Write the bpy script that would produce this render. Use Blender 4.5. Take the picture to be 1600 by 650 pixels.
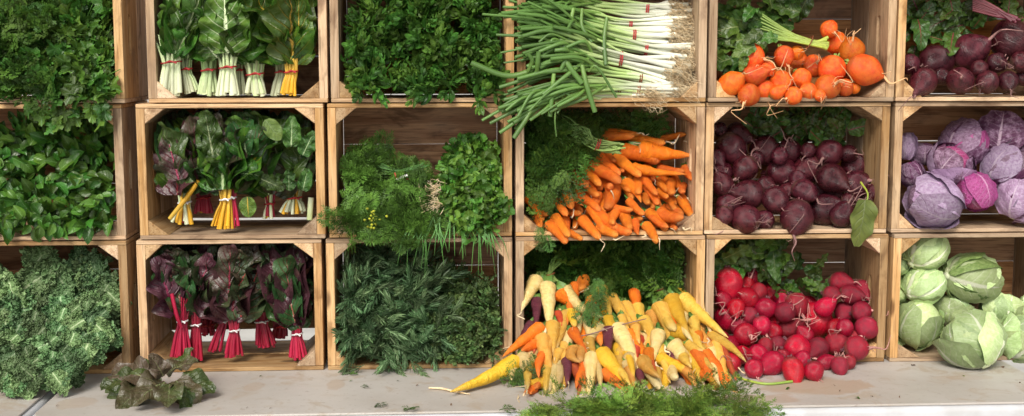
import bpy, bmesh, math, random
import numpy as np
from mathutils import Vector, Matrix, noise
R = math.radians
random.seed(7); rng = np.random.default_rng(7)
S = bpy.context.scene
for o in list(bpy.data.objects): bpy.data.objects.remove(o)
COL = S.collection

# ------------------------------------------------------------------ camera, sky, sun, exposure
F = 1945.0; YAW = R(3.4); PIT = R(6.9); CAM = np.array([0.0, -3.2, 1.56])
cd = bpy.data.cameras.new('camera'); cam = bpy.data.objects.new('camera', cd); COL.objects.link(cam)
cd.sensor_width = 36; cd.lens = 36*F/1600; cd.clip_start = .05; cd.clip_end = 2000
cam.location = CAM; cam.rotation_euler = (math.pi/2-PIT, 0, -YAW); S.camera = cam
W = bpy.data.worlds.new('World'); S.world = W; W.use_nodes = True
wn = W.node_tree.nodes; wl = W.node_tree.links
bg = wn['Background']; sky = wn.new('ShaderNodeTexSky'); sky.sky_type = 'NISHITA'; sky.sun_disc = False
SUN_EL, SUN_AZ = R(41), R(198)          # azimuth measured from +Y clockwise: behind the photographer, a little to the left
sky.sun_elevation = SUN_EL; sky.sun_rotation = SUN_AZ
sky.air_density = 1.0; sky.dust_density = 4.0; sky.ozone_density = .6
hs = wn.new('ShaderNodeHueSaturation'); hs.inputs['Saturation'].default_value = .12
wl.new(sky.outputs[0], hs.inputs['Color']); wl.new(hs.outputs[0], bg.inputs['Color']); bg.inputs['Strength'].default_value = .082
sd = bpy.data.lights.new('sun', 'SUN'); sd.energy = 1.5; sd.angle = R(22); sd.color = (1, .92, .79)
sun = bpy.data.objects.new('sun', sd); COL.objects.link(sun); sun.location = (-2, -6, 6)
dv = Vector((math.sin(SUN_AZ)*math.cos(SUN_EL), math.cos(SUN_AZ)*math.cos(SUN_EL), math.sin(SUN_EL)))
sun.rotation_euler = dv.to_track_quat('Z', 'Y').to_euler()
vs = S.view_settings; vs.view_transform = 'Standard'; vs.look = 'None'; vs.exposure = .85; vs.gamma = 1; vs.use_curve_mapping = False

# ------------------------------------------------------------------ photo pixel -> ray
def ray(px, py):
    x = (px-800)/F; z = (325-py)/F
    d = np.array([x, math.cos(PIT)+z*math.sin(PIT), -math.sin(PIT)+z*math.cos(PIT)])
    c, s = math.cos(YAW), math.sin(YAW)
    return np.array([d[0]*c+d[1]*s, -d[0]*s+d[1]*c, d[2]])
def P(px, py, Y=0.0):
    d = ray(px, py); return CAM+d*((Y-CAM[1])/d[1])
def PZ(px, py, Z):
    d = ray(px, py); return CAM+d*((Z-CAM[2])/d[2])
def mpp(Y=0.0): return (Y-CAM[1])/F          # metres per photo pixel at depth Y

# ------------------------------------------------------------------ node helper and materials
class NT:
    def __init__(s, name):
        s.m = bpy.data.materials.new(name); s.m.use_nodes = True; s.t = s.m.node_tree
        s.b = s.t.nodes['Principled BSDF']; s.out = s.t.nodes['Material Output']
    def n(s, typ, **kw):
        x = s.t.nodes.new('ShaderNode'+typ)
        for k, v in kw.items(): setattr(x, k, v)
        return x
    def set(s, sock, v):
        if isinstance(v, bpy.types.NodeSocket): s.t.links.new(v, sock)
        else: sock.default_value = v
    def math(s, op, a, b=0.0, c=0.0):
        x = s.n('Math', operation=op)
        for i, v in enumerate((a, b, c)): s.set(x.inputs[i], v)
        return x.outputs[0]
    def mix(s, f, a, b):
        x = s.n('Mix', data_type='RGBA'); s.set(x.inputs[0], f)
        for i, v in ((6, a), (7, b)): s.set(x.inputs[i], v if isinstance(v, bpy.types.NodeSocket) else (*v, 1))
        return x.outputs[2]
    def mul(s, a, b):
        x = s.n('Mix', data_type='RGBA', blend_type='MULTIPLY'); x.inputs[0].default_value = 1
        for i, v in ((6, a), (7, b)): s.set(x.inputs[i], v if isinstance(v, bpy.types.NodeSocket) else (*v, 1))
        return x.outputs[2]
    def noise(s, vec, scale, detail=4, rough=.55, dist=0):
        x = s.n('TexNoise'); s.set(x.inputs['Vector'], vec); x.inputs['Scale'].default_value = scale
        x.inputs['Detail'].default_value = detail; x.inputs['Roughness'].default_value = rough; x.inputs['Distortion'].default_value = dist
        return x.outputs[0]
    def rng(s, v, a, b, c=0.0, d=1.0):
        x = s.n('MapRange', interpolation_type='SMOOTHSTEP'); s.set(x.inputs[0], v)
        for i, q in enumerate((a, b, c, d)): s.set(x.inputs[i+1], q)
        return x.outputs[0]
    def mapping(s, vec, scale=(1, 1, 1), loc=(0, 0, 0)):
        x = s.n('Mapping'); s.set(x.inputs[0], vec); x.inputs['Scale'].default_value = scale; s.set(x.inputs['Location'], loc); return x.outputs[0]
    def rand(s):
        a = s.n('Attribute', attribute_name='rnd').outputs['Fac']; o = s.n('ObjectInfo').outputs['Random']
        return s.math('FRACT', s.math('ADD', a, o))
    def bump(s, h, strength, dist=.01):
        x = s.n('Bump'); x.inputs['Strength'].default_value = strength; x.inputs['Distance'].default_value = dist
        s.set(x.inputs['Height'], h); s.t.links.new(x.outputs[0], s.b.inputs['Normal']); return x
    def fin(s, col, rough=.5, spec=.5):
        s.set(s.b.inputs['Base Color'], col); s.set(s.b.inputs['Roughness'], rough); s.b.inputs['Specular IOR Level'].default_value = spec
        return s.m
    def translucent(s, col, f):
        t = s.n('BsdfTranslucent'); s.set(t.inputs[0], col); mx = s.n('MixShader'); mx.inputs[0].default_value = f
        s.t.links.new(s.b.outputs[0], mx.inputs[1]); s.t.links.new(t.outputs[0], mx.inputs[2]); s.t.links.new(mx.outputs[0], s.out.inputs[0])

def wood_mat(name, light, mid, dark, val=1.0):
    t = NT(name); oc = t.n('TexCoord').outputs['Object']; r = t.rand()
    cx = t.n('CombineXYZ'); t.set(cx.inputs[0], t.math('MULTIPLY', r, 37.0)); t.set(cx.inputs[1], t.math('MULTIPLY', r, 91.0)); t.set(cx.inputs[2], t.math('MULTIPLY', r, 53.0))
    v = t.n('VectorMath', operation='ADD'); t.set(v.inputs[0], oc); t.set(v.inputs[1], cx.outputs[0]); v = v.outputs[0]
    g1 = t.noise(t.mapping(v, (2.2, 26, 26)), 1.6, 6, .6, .9)
    g2 = t.noise(t.mapping(v, (7, 190, 190)), 1.5, 3, .6, .2)
    st = t.noise(t.mapping(v, (5, 9, 9)), 1.4, 4, .6, .5)
    c = t.mix(t.rng(g1, .36, .66), light, mid)
    c = t.mix(t.math('MULTIPLY', t.rng(g2, .5, .68), .6), c, dark)
    vo = t.n('TexVoronoi'); t.set(vo.inputs['Vector'], t.mapping(v, (5.5, 13, 13))); vo.inputs['Scale'].default_value = .9
    kn = t.rng(vo.outputs['Distance'], .07, .17, 1, 0)
    c = t.mix(t.math('MULTIPLY', kn, .75), c, (dark[0]*.45, dark[1]*.4, dark[2]*.4))
    c = t.mix(t.math('MULTIPLY', t.rng(st, .5, .7), .75), c, (dark[0]*.8, dark[1]*.72, dark[2]*.65))
    gr = t.noise(t.mapping(v, (3, 5, 5), (11, 3, 7)), 1.1, 3)
    c = t.mix(t.math('MULTIPLY', t.rng(gr, .52, .75), .22), c, (.36, .31, .25))
    h = t.n('HueSaturation'); t.set(h.inputs['Color'], c); t.set(h.inputs['Value'], t.rng(r, 0, 1, .62*val, 1.2*val)); t.set(h.inputs['Saturation'], t.rng(t.math('FRACT', t.math('MULTIPLY', r, 7.3)), 0, 1, .82, 1.12))
    t.bump(t.math('ADD', t.math('MULTIPLY', g2, .6), g1), .35, .004)
    return t.fin(h.outputs[0], t.rng(g1, .3, .7, .6, .8), .25)

def warm(c): return (c[0]*1.42, c[1]*1.08, c[2]*.66)
def leaf_mat(name, c1, c2, vein, mw=.06, nv=9, vs=.5, rough=.45, bump=.35, spec=.45, tr=.18, c3=None, pn=18, hue=.02, back=None):
    if c1[1] > c1[0]*1.4 and 'kale' not in name and 'rosemary' not in name and 'cabbage' not in name: c1, c2 = warm(c1), warm(c2)
    t = NT(name); uv = t.n('UVMap').outputs[0]; sx = t.n('SeparateXYZ'); t.set(sx.inputs[0], uv); u, v = sx.outputs[0], sx.outputs[1]
    r = t.rand(); oc = t.n('TexCoord').outputs['Object']
    m = t.math('ABSOLUTE', t.math('MULTIPLY', t.math('SUBTRACT', v, .5), 2.0))
    w = t.math('MULTIPLY', t.math('SUBTRACT', 1.08, u), mw*2)
    mid = t.rng(t.math('DIVIDE', m, w), .35, 1.0, 1, 0)
    fr = t.math('FRACT', t.math('ADD', t.math('MULTIPLY', t.math('SUBTRACT', u, t.math('MULTIPLY', m, .28)), nv), t.math('MULTIPLY', t.math('GREATER_THAN', v, .5), .45)))
    sv = t.math('ABSOLUTE', t.math('SUBTRACT', fr, .5))
    side = t.math('MULTIPLY', t.rng(sv, .0, .13, 1, 0), t.rng(m, .3, .95, 1, .15))
    nz = t.noise(oc, pn, 4, .6); n2 = t.noise(oc, pn*5, 3, .6)
    c = t.mix(t.rng(nz, .35, .68), c1, c2)
    if c3: c = t.mix(t.rng(t.math('ADD', t.math('MULTIPLY', t.noise(oc, pn*.45, 3), .6), t.math('MULTIPLY', r, .55)), .5, .72), c, c3)
    vm = t.math('MAXIMUM', mid, t.math('MULTIPLY', side, vs))
    c = t.mix(vm, c, vein)
    h = t.n('HueSaturation'); t.set(h.inputs['Color'], c); t.set(h.inputs['Value'], t.rng(r, 0, 1, .55, 1.45)); t.set(h.inputs['Hue'], t.rng(t.math('FRACT', t.math('MULTIPLY', r, 5.7)), 0, 1, .5-hue, .5+hue))
    hh = t.math('ADD', t.math('MULTIPLY', side, -.5), t.math('ADD', t.math('MULTIPLY', nz, 1.0), t.math('MULTIPLY', n2, .35)))
    t.bump(hh, bump, .006)
    t.fin(h.outputs[0], t.rng(nz, .3, .7, rough-.08, rough+.12), spec)
    if tr: t.translucent(h.outputs[0], tr)
    return t.m

def plain_mat(name, col, rough=.6, var=.25, spec=.3, nscale=40, col2=None, bump=.15):
    t = NT(name); oc = t.n('TexCoord').outputs['Object']; r = t.rand(); nz = t.noise(oc, nscale, 4)
    c = t.mix(t.rng(nz, .35, .68), col, col2 or tuple(x*.7 for x in col))
    h = t.n('HueSaturation'); t.set(h.inputs['Color'], c); t.set(h.inputs['Value'], t.rng(r, 0, 1, 1-var, 1+var))
    t.bump(nz, bump, .003)
    return t.fin(h.outputs[0], rough, spec)

def stem_mat(name, base, top, u0, u1, rough=.42, mid=None):
    # colour runs along the stalk (white foot, green top): u of the tube
    t = NT(name); uv = t.n('UVMap').outputs[0]; sx = t.n('SeparateXYZ'); t.set(sx.inputs[0], uv); u, v = sx.outputs[0], sx.outputs[1]
    r = t.rand(); nz = t.noise(t.mapping(uv, (2, 26, 1)), 2.0, 3)
    f = t.math('ADD', u, t.math('MULTIPLY', t.math('SUBTRACT', r, .5), .14))
    c = t.mix(t.rng(f, u0, u1), base, top)
    if mid: c = t.mix(t.rng(f, u0-.22, (u0+u1)/2-.03), base, t.mix(t.rng(f, (u0+u1)/2-.03, u1+.1), mid, top))
    h = t.n('HueSaturation'); t.set(h.inputs['Color'], c); t.set(h.inputs['Value'], t.math('MULTIPLY', t.rng(r, 0, 1, .78, 1.18), t.rng(nz, .3, .7, .86, 1.08)))
    t.bump(nz, .3, .002)
    return t.fin(h.outputs[0], rough, .5)

def beet_mat(name, c1, c2, crown, rough=.5, spec=.4, dirt=.5, hue=.004):
    t = NT(name); oc = t.n('TexCoord').outputs['Object']; r = t.rand()
    sx = t.n('SeparateXYZ'); t.set(sx.inputs[0], oc); z = sx.outputs[2]
    off = t.n('CombineXYZ'); t.set(off.inputs[0], t.math('MULTIPLY', r, 40.0)); v = t.n('VectorMath', operation='ADD'); t.set(v.inputs[0], oc); t.set(v.inputs[1], off.outputs[0]); v = v.outputs[0]
    nz = t.noise(v, 2.2, 5, .6); ring = t.noise(t.mapping(v, (1.2, 1.2, 11)), 1.6, 3, .6, .6); fine = t.noise(v, 26, 3, .65)
    c = t.mix(t.rng(nz, .36, .66), c1, c2)
    c = t.mix(t.math('MULTIPLY', t.rng(ring, .55, .72), .35), c, tuple(x*.45 for x in c1))
    cz = t.math('ADD', z, t.math('MULTIPLY', nz, .7))
    c = t.mix(t.math('MULTIPLY', t.rng(cz, .75, 1.2), .85), c, crown)
    c = t.mix(t.math('MULTIPLY', t.rng(fine, .6, .74), dirt), c, crown)
    h = t.n('HueSaturation'); t.set(h.inputs['Color'], c); t.set(h.inputs['Value'], t.rng(r, 0, 1, .72, 1.22)); t.set(h.inputs['Hue'], t.rng(t.math('FRACT', t.math('MULTIPLY', r, 9.1)), 0, 1, .5-hue, .5+hue))
    t.bump(t.math('ADD', t.math('MULTIPLY', ring, 1.0), t.math('MULTIPLY', fine, .5)), .35, .03)
    return t.fin(h.outputs[0], t.rng(nz, .3, .7, rough-.1, rough+.15), spec)

def carrot_mat(name, c1, c2, tip):
    t = NT(name); uv = t.n('UVMap').outputs[0]; sx = t.n('SeparateXYZ'); t.set(sx.inputs[0], uv); u = sx.outputs[0]
    r = t.rand(); off = t.n('CombineXYZ'); t.set(off.inputs[0], t.math('MULTIPLY', r, 61.0)); v = t.n('VectorMath', operation='ADD'); t.set(v.inputs[0], uv); t.set(v.inputs[1], off.outputs[0]); v = v.outputs[0]
    nz = t.noise(t.mapping(v, (5, 2, 1)), 1.6, 4); ring = t.noise(t.mapping(v, (52, 3.5, 1)), 1.2, 3, .6, .3)
    c = t.mix(t.rng(nz, .35, .68), c1, c2)
    c = t.mix(t.math('MULTIPLY', t.rng(ring, .6, .74), .4), c, tuple(x*.5 for x in c1))
    c = t.mix(t.rng(u, .72, .98, 0, .6), c, tip)
    c = t.mix(t.rng(u, .0, .05, .7, 0), c, (.16, .14, .04))
    dz = t.noise(t.mapping(v, (9, 5, 1)), 2.2, 4, .7)
    c = t.mix(t.math('MULTIPLY', t.rng(dz, .55, .75), .5), c, (.25, .13, .05))
    h = t.n('HueSaturation'); t.set(h.inputs['Color'], c); t.set(h.inputs['Value'], t.rng(r, 0, 1, .8, 1.15)); t.set(h.inputs['Hue'], t.rng(t.math('FRACT', t.math('MULTIPLY', r, 9.1)), 0, 1, .494, .506))
    t.bump(t.math('ADD', ring, t.math('MULTIPLY', nz, .5)), .7, .012)
    return t.fin(h.outputs[0], .5, .4)

M = {}
M['wood'] = wood_mat('crate_wood', (.63, .425, .235), (.45, .265, .125), (.17, .085, .038))
M['woodback_shaded'] = wood_mat('crate_back_wood_shaded', (.50, .27, .12), (.33, .15, .06), (.09, .04, .018), 1.1)  # darker, redder copy of the crate wood: shade at the crate back put into the colour
M['parsley'] = leaf_mat('parsley_leaf', (.035, .12, .022), (.07, .19, .04), (.10, .24, .07), .05, 5, .3, .42)
M['curly'] = leaf_mat('curly_parsley_leaf', (.03, .10, .018), (.05, .15, .028), (.07, .17, .04), .03, 4, .1, .5)
M['mint'] = leaf_mat('mint_leaf', (.035, .12, .022), (.06, .18, .035), (.12, .25, .08), .06, 6, .45, .42)
M['basil'] = leaf_mat('basil_leaf', (.03, .115, .02), (.055, .17, .032), (.12, .26, .07), .06, 6, .4, .36, .5)
M['cilantro'] = leaf_mat('cilantro_leaf', (.045, .15, .025), (.085, .24, .045), (.12, .28, .08), .03, 4, .3, .45)
M['dill'] = plain_mat('dill_frond', (.06, .14, .02), .5, .6, col2=(.10, .20, .03))
M['dillflower'] = plain_mat('dill_flower', (.42, .45, .04), .6, .3)
M['rosemary'] = leaf_mat('rosemary_needle', (.065, .15, .05), (.13, .225, .10), (.34, .42, .26), .2, 1, 0, .45)
M['oregano'] = leaf_mat('oregano_leaf', (.05, .125, .055), (.095, .185, .095), (.12, .22, .09), .04, 4, .25, .48)
M['frond'] = leaf_mat('carrot_frond', (.03, .10, .018), (.06, .17, .03), (.09, .21, .05), .05, 2, .1, .5)
M['frondb'] = leaf_mat('bright_carrot_frond', (.085, .20, .045), (.15, .30, .07), (.18, .34, .09), .05, 2, .1, .5)
M['chive'] = stem_mat('chive_blade', (.10, .24, .06), (.08, .22, .045), .1, .6)
M['scallion'] = stem_mat('scallion_stalk', (.80, .81, .68), (.085, .18, .035), .34, .60, .36, (.40, .54, .19))
M['scalleaf'] = stem_mat('scallion_leaf', (.15, .27, .055), (.085, .18, .035), .1, .7, .4)
M['root'] = plain_mat('pale_root', (.72, .60, .40), .7, .2, col2=(.5, .36, .2))
M['redroot'] = plain_mat('pinkish_root', (.55, .30, .27), .6, .3, col2=(.4, .16, .14))
M['darkroot'] = plain_mat('mauve_root', (.34, .2, .18), .7, .3, col2=(.2, .09, .09))
M['goldroot'] = plain_mat('cream_root', (.75, .50, .28), .6, .2, col2=(.6, .3, .12))
M['kale'] = leaf_mat('curly_kale_leaf', (.10, .20, .07), (.18, .29, .125), (.34, .45, .25), .05, 6, .3, .5, .3, .35, .15, None, 14)
M['chard'] = leaf_mat('green_chard_leaf', (.022, .085, .016), (.05, .14, .03), (.42, .52, .27), .05, 8, .38, .34, .9, .55, .12, None, 26)
M['chardy'] = leaf_mat('yellow_ribbed_chard_leaf', (.028, .10, .016), (.06, .16, .028), (.60, .42, .05), .05, 8, .3, .34, .9, .55, .12, None, 26)
M['chardd'] = leaf_mat('bronze_chard_leaf', (.045, .06, .024), (.095, .055, .042), (.26, .06, .06), .04, 8, .35, .34, 1., .6, .08, (.025, .065, .018), 26)
M['chardp'] = leaf_mat('purple_chard_leaf', (.075, .024, .036), (.13, .05, .06), (.32, .03, .07), .05, 8, .35, .34, 1., .6, .08, (.035, .05, .02), 26)
M['beetleaf'] = leaf_mat('beet_leaf', (.025, .085, .018), (.055, .14, .03), (.16, .22, .07), .05, 7, .3, .4, .7, .5, .12)
M['beetleafr'] = leaf_mat('red_ribbed_beet_leaf', (.022, .07, .016), (.05, .12, .028), (.2, .03, .05), .05, 7, .25, .4, .7, .5, .12)
M['paleleaf'] = leaf_mat('pale_beet_leaf', (.10, .20, .07), (.15, .26, .09), (.26, .33, .15), .035, 6, .4, .5, .6, .35, .15)
M['lettuce'] = leaf_mat('wilted_dark_leaf', (.03, .075, .022), (.06, .115, .035), (.15, .17, .07), .035, 7, .35, .34, .8, .55, .1, (.06, .045, .025), 22)
M['cabbage'] = leaf_mat('green_cabbage_leaf', (.40, .53, .22), (.49, .61, .31), (.76, .80, .60), .10, 7, .28, .42, .3, .45, .12, None, 9, .012)
M['cabbagedark'] = leaf_mat('outer_cabbage_leaf', (.17, .29, .08), (.28, .41, .14), (.62, .70, .42), .10, 7, .35, .4, .5, .5, .1, None, 9, .012)
M['redcab'] = leaf_mat('red_cabbage_leaf', (.36, .24, .35), (.22, .11, .20), (.46, .33, .42), .05, 8, .3, .42, .6, .45, .06, (.09, .025, .07), 11, .015)
M['redcabpale'] = leaf_mat('pale_red_cabbage_leaf', (.50, .38, .53), (.36, .22, .38), (.56, .44, .56), .05, 8, .14, .42, .5, .45, .06, (.30, .19, .31), 9, .012)
M['redcabcore'] = leaf_mat('magenta_cabbage_leaf', (.24, .025, .12), (.33, .07, .20), (.42, .2, .32), .06, 9, .5, .34, .6, .55, .06, None, 10, .012)
M['whitestem'] = stem_mat('white_chard_stem', (.72, .76, .53), (.50, .62, .32), .1, .9)
M['greenstem'] = stem_mat('pale_green_chard_stem', (.55, .66, .36), (.33, .50, .18), .1, .9)
M['greystem'] = stem_mat('grey_green_chard_stem', (.50, .54, .36), (.36, .42, .2), .1, .9)
M['yellowstem'] = stem_mat('yellow_chard_stem', (.70, .37, .015), (.66, .42, .05), .2, .9)
M['redstem'] = stem_mat('crimson_chard_stem', (.32, .006, .03), (.24, .004, .022), .1, .9)
M['pinkstem'] = stem_mat('hot_pink_chard_stem', (.42, .01, .05), (.32, .006, .035), .1, .9)
M['beetstem'] = stem_mat('beet_stalk', (.38, .44, .06), (.22, .34, .06), .1, .9)
M['beetstemr'] = stem_mat('purple_beet_stalk', (.12, .015, .03), (.14, .03, .04), .1, .9)
M['carstem'] = stem_mat('carrot_stalk', (.22, .32, .08), (.10, .22, .04), .1, .9)
M['tie'] = plain_mat('red_twist_tie', (.42, .03, .035), .45, .2)
M['tiew'] = plain_mat('white_twist_tie', (.8, .78, .78), .45, .08)
M['tier'] = plain_mat('rust_rubber_band', (.30, .10, .04), .5, .2)
M['gold'] = beet_mat('golden_beet_skin', (.72, .105, .005), (.74, .18, .010), (.40, .13, .02), .42, .5, .25, .008)
M['goldred'] = beet_mat('red_orange_beet_skin', (.70, .07, .008), (.76, .14, .012), (.38, .09, .02), .42, .5, .25)
M['dark'] = beet_mat('dark_beet_skin', (.038, .004, .009), (.085, .009, .017), (.09, .05, .036), .3, .5, .22)
M['red'] = beet_mat('red_beet_skin', (.43, .003, .024), (.32, .003, .022), (.16, .03, .03), .27, .5, .18)
M['reddull'] = beet_mat('dull_red_beet_skin', (.28, .006, .022), (.19, .013, .025), (.2, .09, .06), .46, .4, .3)
M['c_or'] = carrot_mat('orange_carrot_skin', (.80, .16, .008), (.86, .22, .012), (.80, .28, .06))
M['c_ye'] = carrot_mat('yellow_carrot_skin', (.72, .40, .05), (.76, .47, .085), (.78, .58, .26))
M['c_br'] = carrot_mat('bright_yellow_carrot_skin', (.74, .40, .018), (.77, .46, .035), (.76, .5, .14))
M['c_pa'] = carrot_mat('cream_carrot_skin', (.74, .53, .19), (.77, .59, .27), (.8, .66, .38))
M['c_ap'] = carrot_mat('apricot_carrot_skin', (.80, .34, .05), (.8, .42, .09), (.8, .5, .2))
M['c_pu'] = carrot_mat('purple_carrot_skin', (.12, .018, .035), (.17, .03, .05), (.3, .12, .1))
M['c_re'] = carrot_mat('red_carrot_skin', (.5, .05, .02), (.55, .09, .02), (.6, .2, .08))
M['brown'] = plain_mat('dried_scrap', (.16, .10, .06), .8, .3)

# ------------------------------------------------------------------ mesh templates: dict(V, F quads, UV)
def gridF(nu, nv, wrap=False):
    out = []
    for i in range(nu-1):
        for j in range(nv if wrap else nv-1):
            k = (j+1) % nv; out.append((i*nv+j, i*nv+k, (i+1)*nv+k, (i+1)*nv+j))
    return np.array(out, np.int32)
def T(V, Fq, UV): return dict(V=np.asarray(V, float), F=np.asarray(Fq, np.int32), UV=np.asarray(UV, float))
def xf(t, Mx, rnd=None):
    A = np.array(Mx); d = dict(V=t['V']@A[:3, :3].T+A[:3, 3], F=t['F'], UV=t['UV'])
    d['r'] = np.full(len(t['V']), rnd) if rnd is not None else t.get('r', np.zeros(len(t['V'])))
    return d
def join(ts):
    n = np.cumsum([0]+[len(t['V']) for t in ts[:-1]])
    return dict(V=np.concatenate([t['V'] for t in ts]), F=np.concatenate([t['F']+k for t, k in zip(ts, n)]), UV=np.concatenate([t['UV'] for t in ts]), r=np.concatenate([t.get('r', np.zeros(len(t['V']))) for t in ts]))
def mesh(name, t, mat, mi=None):
    me = bpy.data.meshes.new(name); V, Fq = t['V'], t['F']; nf = len(Fq)
    me.vertices.add(len(V)); me.vertices.foreach_set('co', V.astype(np.float32).ravel())
    me.loops.add(nf*4); me.loops.foreach_set('vertex_index', Fq.astype(np.int32).ravel())
    me.polygons.add(nf); me.polygons.foreach_set('loop_start', np.arange(0, nf*4, 4, dtype=np.int32))
    me.update(calc_edges=True); me.polygons.foreach_set('use_smooth', np.ones(nf, bool))
    uv = me.uv_layers.new(name='UVMap'); uv.data.foreach_set('uv', t['UV'][Fq.ravel()].astype(np.float32).ravel())
    if 'r' in t:
        a = me.attributes.new('rnd', 'FLOAT', 'POINT'); a.data.foreach_set('value', t['r'].astype(np.float32))
    me.materials.append(M[mat] if isinstance(mat, str) else mat); me.validate(); me.update()
    return me
def frame(pos, tan, nor, s=1.0):
    y = Vector(tan).normalized(); z = Vector(nor); z = z-y*z.dot(y)
    if z.length < 1e-4: z = y.orthogonal()
    z.normalize(); x = y.cross(z)
    m = Matrix((x, y, z)).transposed().to_4x4()
    if not hasattr(s, '__len__'): s = (s, s, s)
    m = m@Matrix.Diagonal((*s, 1)); m.translation = Vector(pos); return m
PROF = dict(ovate=lambda u: np.sin(np.pi*np.clip(u, 0, 1)**.72)**.85, lance=lambda u: np.sin(np.pi*u**.85)**.9,
            chard=lambda u: np.clip((np.sin(np.pi*np.clip(u*.94+.03, 0, 1)**.66)**.62), 0, 1), round=lambda u: np.sin(np.pi*u**.9)**.55)
def T_leaf(L, Wd, nu=10, nv=7, prof='ovate', cup=.25, arch=.6, wave=.0, wf=3, puck=0., seed=0, twist=0., tooth=0.):
    rs = np.random.default_rng(seed); u = np.linspace(0, 1, nu); v = np.linspace(-1, 1, nv); U, Vv = np.meshgrid(u, v, indexing='ij')
    w = Wd/2*np.maximum(PROF[prof](u), .015); X = Vv*w[:, None]
    th = arch*u; yy = np.concatenate([[0], np.cumsum((np.cos(th[1:])+np.cos(th[:-1]))/2*L/(nu-1))]); zz = -np.concatenate([[0], np.cumsum((np.sin(th[1:])+np.sin(th[:-1]))/2*L/(nu-1))])
    ph = rs.uniform(0, 6.28, 2); e = np.abs(Vv)
    z = cup*w[:, None]*e**1.6+wave*w[:, None]*e**1.5*np.sin(wf*6.28*U+np.where(Vv > 0, ph[0], ph[1]))
    if tooth: X = X*(1+tooth*np.sin(U*40*np.pi))
    if puck:
        o = rs.uniform(0, 50)
        for i in range(nu):
            for j in range(nv):
                p = Vector((X[i, j]/Wd*5+o, U[i, j]*L/Wd*5, o)); z[i, j] += puck*Wd*(noise.noise(p)+.6*noise.noise(p*2.3))
    X = X+twist*z
    nY, nZ = np.sin(th)[:, None], np.cos(th)[:, None]
    V = np.stack([X, yy[:, None]+nY*z, zz[:, None]+nZ*z], -1).reshape(-1, 3)
    return T(V, gridF(nu, nv), np.stack([U, (Vv+1)/2], -1).reshape(-1, 2))
def smooth(pts, n):
    p = np.asarray(pts, float)
    if len(p) == 2: return p[0]+(p[1]-p[0])*np.linspace(0, 1, n)[:, None]
    q = np.vstack([2*p[0]-p[1], p, 2*p[-1]-p[-2]]); t = np.linspace(0, len(p)-1-1e-9, n); i = t.astype(int); f = (t-i)[:, None]
    a, b, c, d = q[i], q[i+1], q[i+2], q[i+3]
    return .5*(2*b+(c-a)*f+(2*a-5*b+4*c-d)*f*f+(3*b-a-3*c+d)*f**3)
def T_tube(pts, rad, n=12, seg=6, flat=1.0, closed=False, nrm=None):
    p = smooth(pts, n); t = np.gradient(p, axis=0)
    if closed: p = np.vstack([p]); t[0] = t[-1] = p[1]-p[-2]
    t /= np.linalg.norm(t, axis=1)[:, None]+1e-12
    a = np.array(nrm if nrm is not None else ((0, -1, .3) if abs(t[0] @ np.array((0, -.96, .29))) < .9 else (1, 0, 0)), float); rows = []
    rr = np.interp(np.linspace(0, 1, n), np.linspace(0, 1, len(np.atleast_1d(rad))), np.atleast_1d(rad))
    an = np.linspace(0, 2*np.pi, seg, endpoint=False)
    for i in range(n):
        a = a-t[i]*(a@t[i]); a /= np.linalg.norm(a)+1e-12; b = np.cross(t[i], a)
        rows.append(p[i]+rr[i]*(np.cos(an)[:, None]*a*flat+np.sin(an)[:, None]*b))
    V = np.concatenate(rows); U, Vv = np.meshgrid(np.linspace(0, 1, n), np.linspace(0, 1, seg), indexing='ij')
    return T(V, gridF(n, seg, True), np.stack([U, Vv], -1).reshape(-1, 2))
def T_lathe(prof, seg=14, bump=0., bs=1.5, seed=0, bend=0.):
    # prof: (z, r) rows, axis Z
    an = np.linspace(0, 2*np.pi, seg, endpoint=False); rows = []; o = seed*7.31
    z0, z1 = prof[0][0], prof[-1][0]
    for z, r in prof:
        for k in range(seg):
            x, y = math.cos(an[k]), math.sin(an[k]); q = 1+bump*noise.noise(Vector((x*bs+o, y*bs, z*bs*1.3+o)))
            rows.append((x*r*q+bend*((z-z0)/(z1-z0))**2, y*r*q, z))
    n = len(prof); U, Vv = np.meshgrid(np.linspace(0, 1, n), np.linspace(0, 1, seg), indexing='ij')
    return T(rows, gridF(n, seg, True), np.stack([U, Vv], -1).reshape(-1, 2))
def T_fan(lobes=3, L=.03, n=25, nr=4, tooth=.18, spread=2.3, seed=0, dish=.2, deep=.45):
    # lobed flat leaf on a short stalk (parsley, cilantro)
    rs = np.random.default_rng(seed); a = np.linspace(-spread, spread, n); rr = np.linspace(0.02, 1, nr); rows = []; uv = []
    prof = (1-deep+deep*np.abs(np.cos(a/spread*np.pi*lobes/2+(0 if lobes % 2 else np.pi/2))))*(1-.22*(np.abs(a)/spread)**2)
    prof = prof*(1+tooth*np.sin(np.arange(n)*np.pi/1.0+.5))
    for i, q in enumerate(rr):
        for j in range(n):
            r = L*q*prof[j]; rows.append((math.sin(a[j])*r, L*.25+math.cos(a[j])*r, dish*L*q*q*math.cos(a[j]*2.2+seed)+.06*L*q*math.sin(j*1.9+seed))); uv.append((q, .5+.5*a[j]/spread))
    st = T_tube([(0, -L*.7, -.1*L), (0, L*.27, 0)], L*.045, 3, 4)
    return join([T(rows, gridF(nr, n), uv), st])
def rotm(ax, ang): return Matrix.Rotation(ang, 4, ax)
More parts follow.
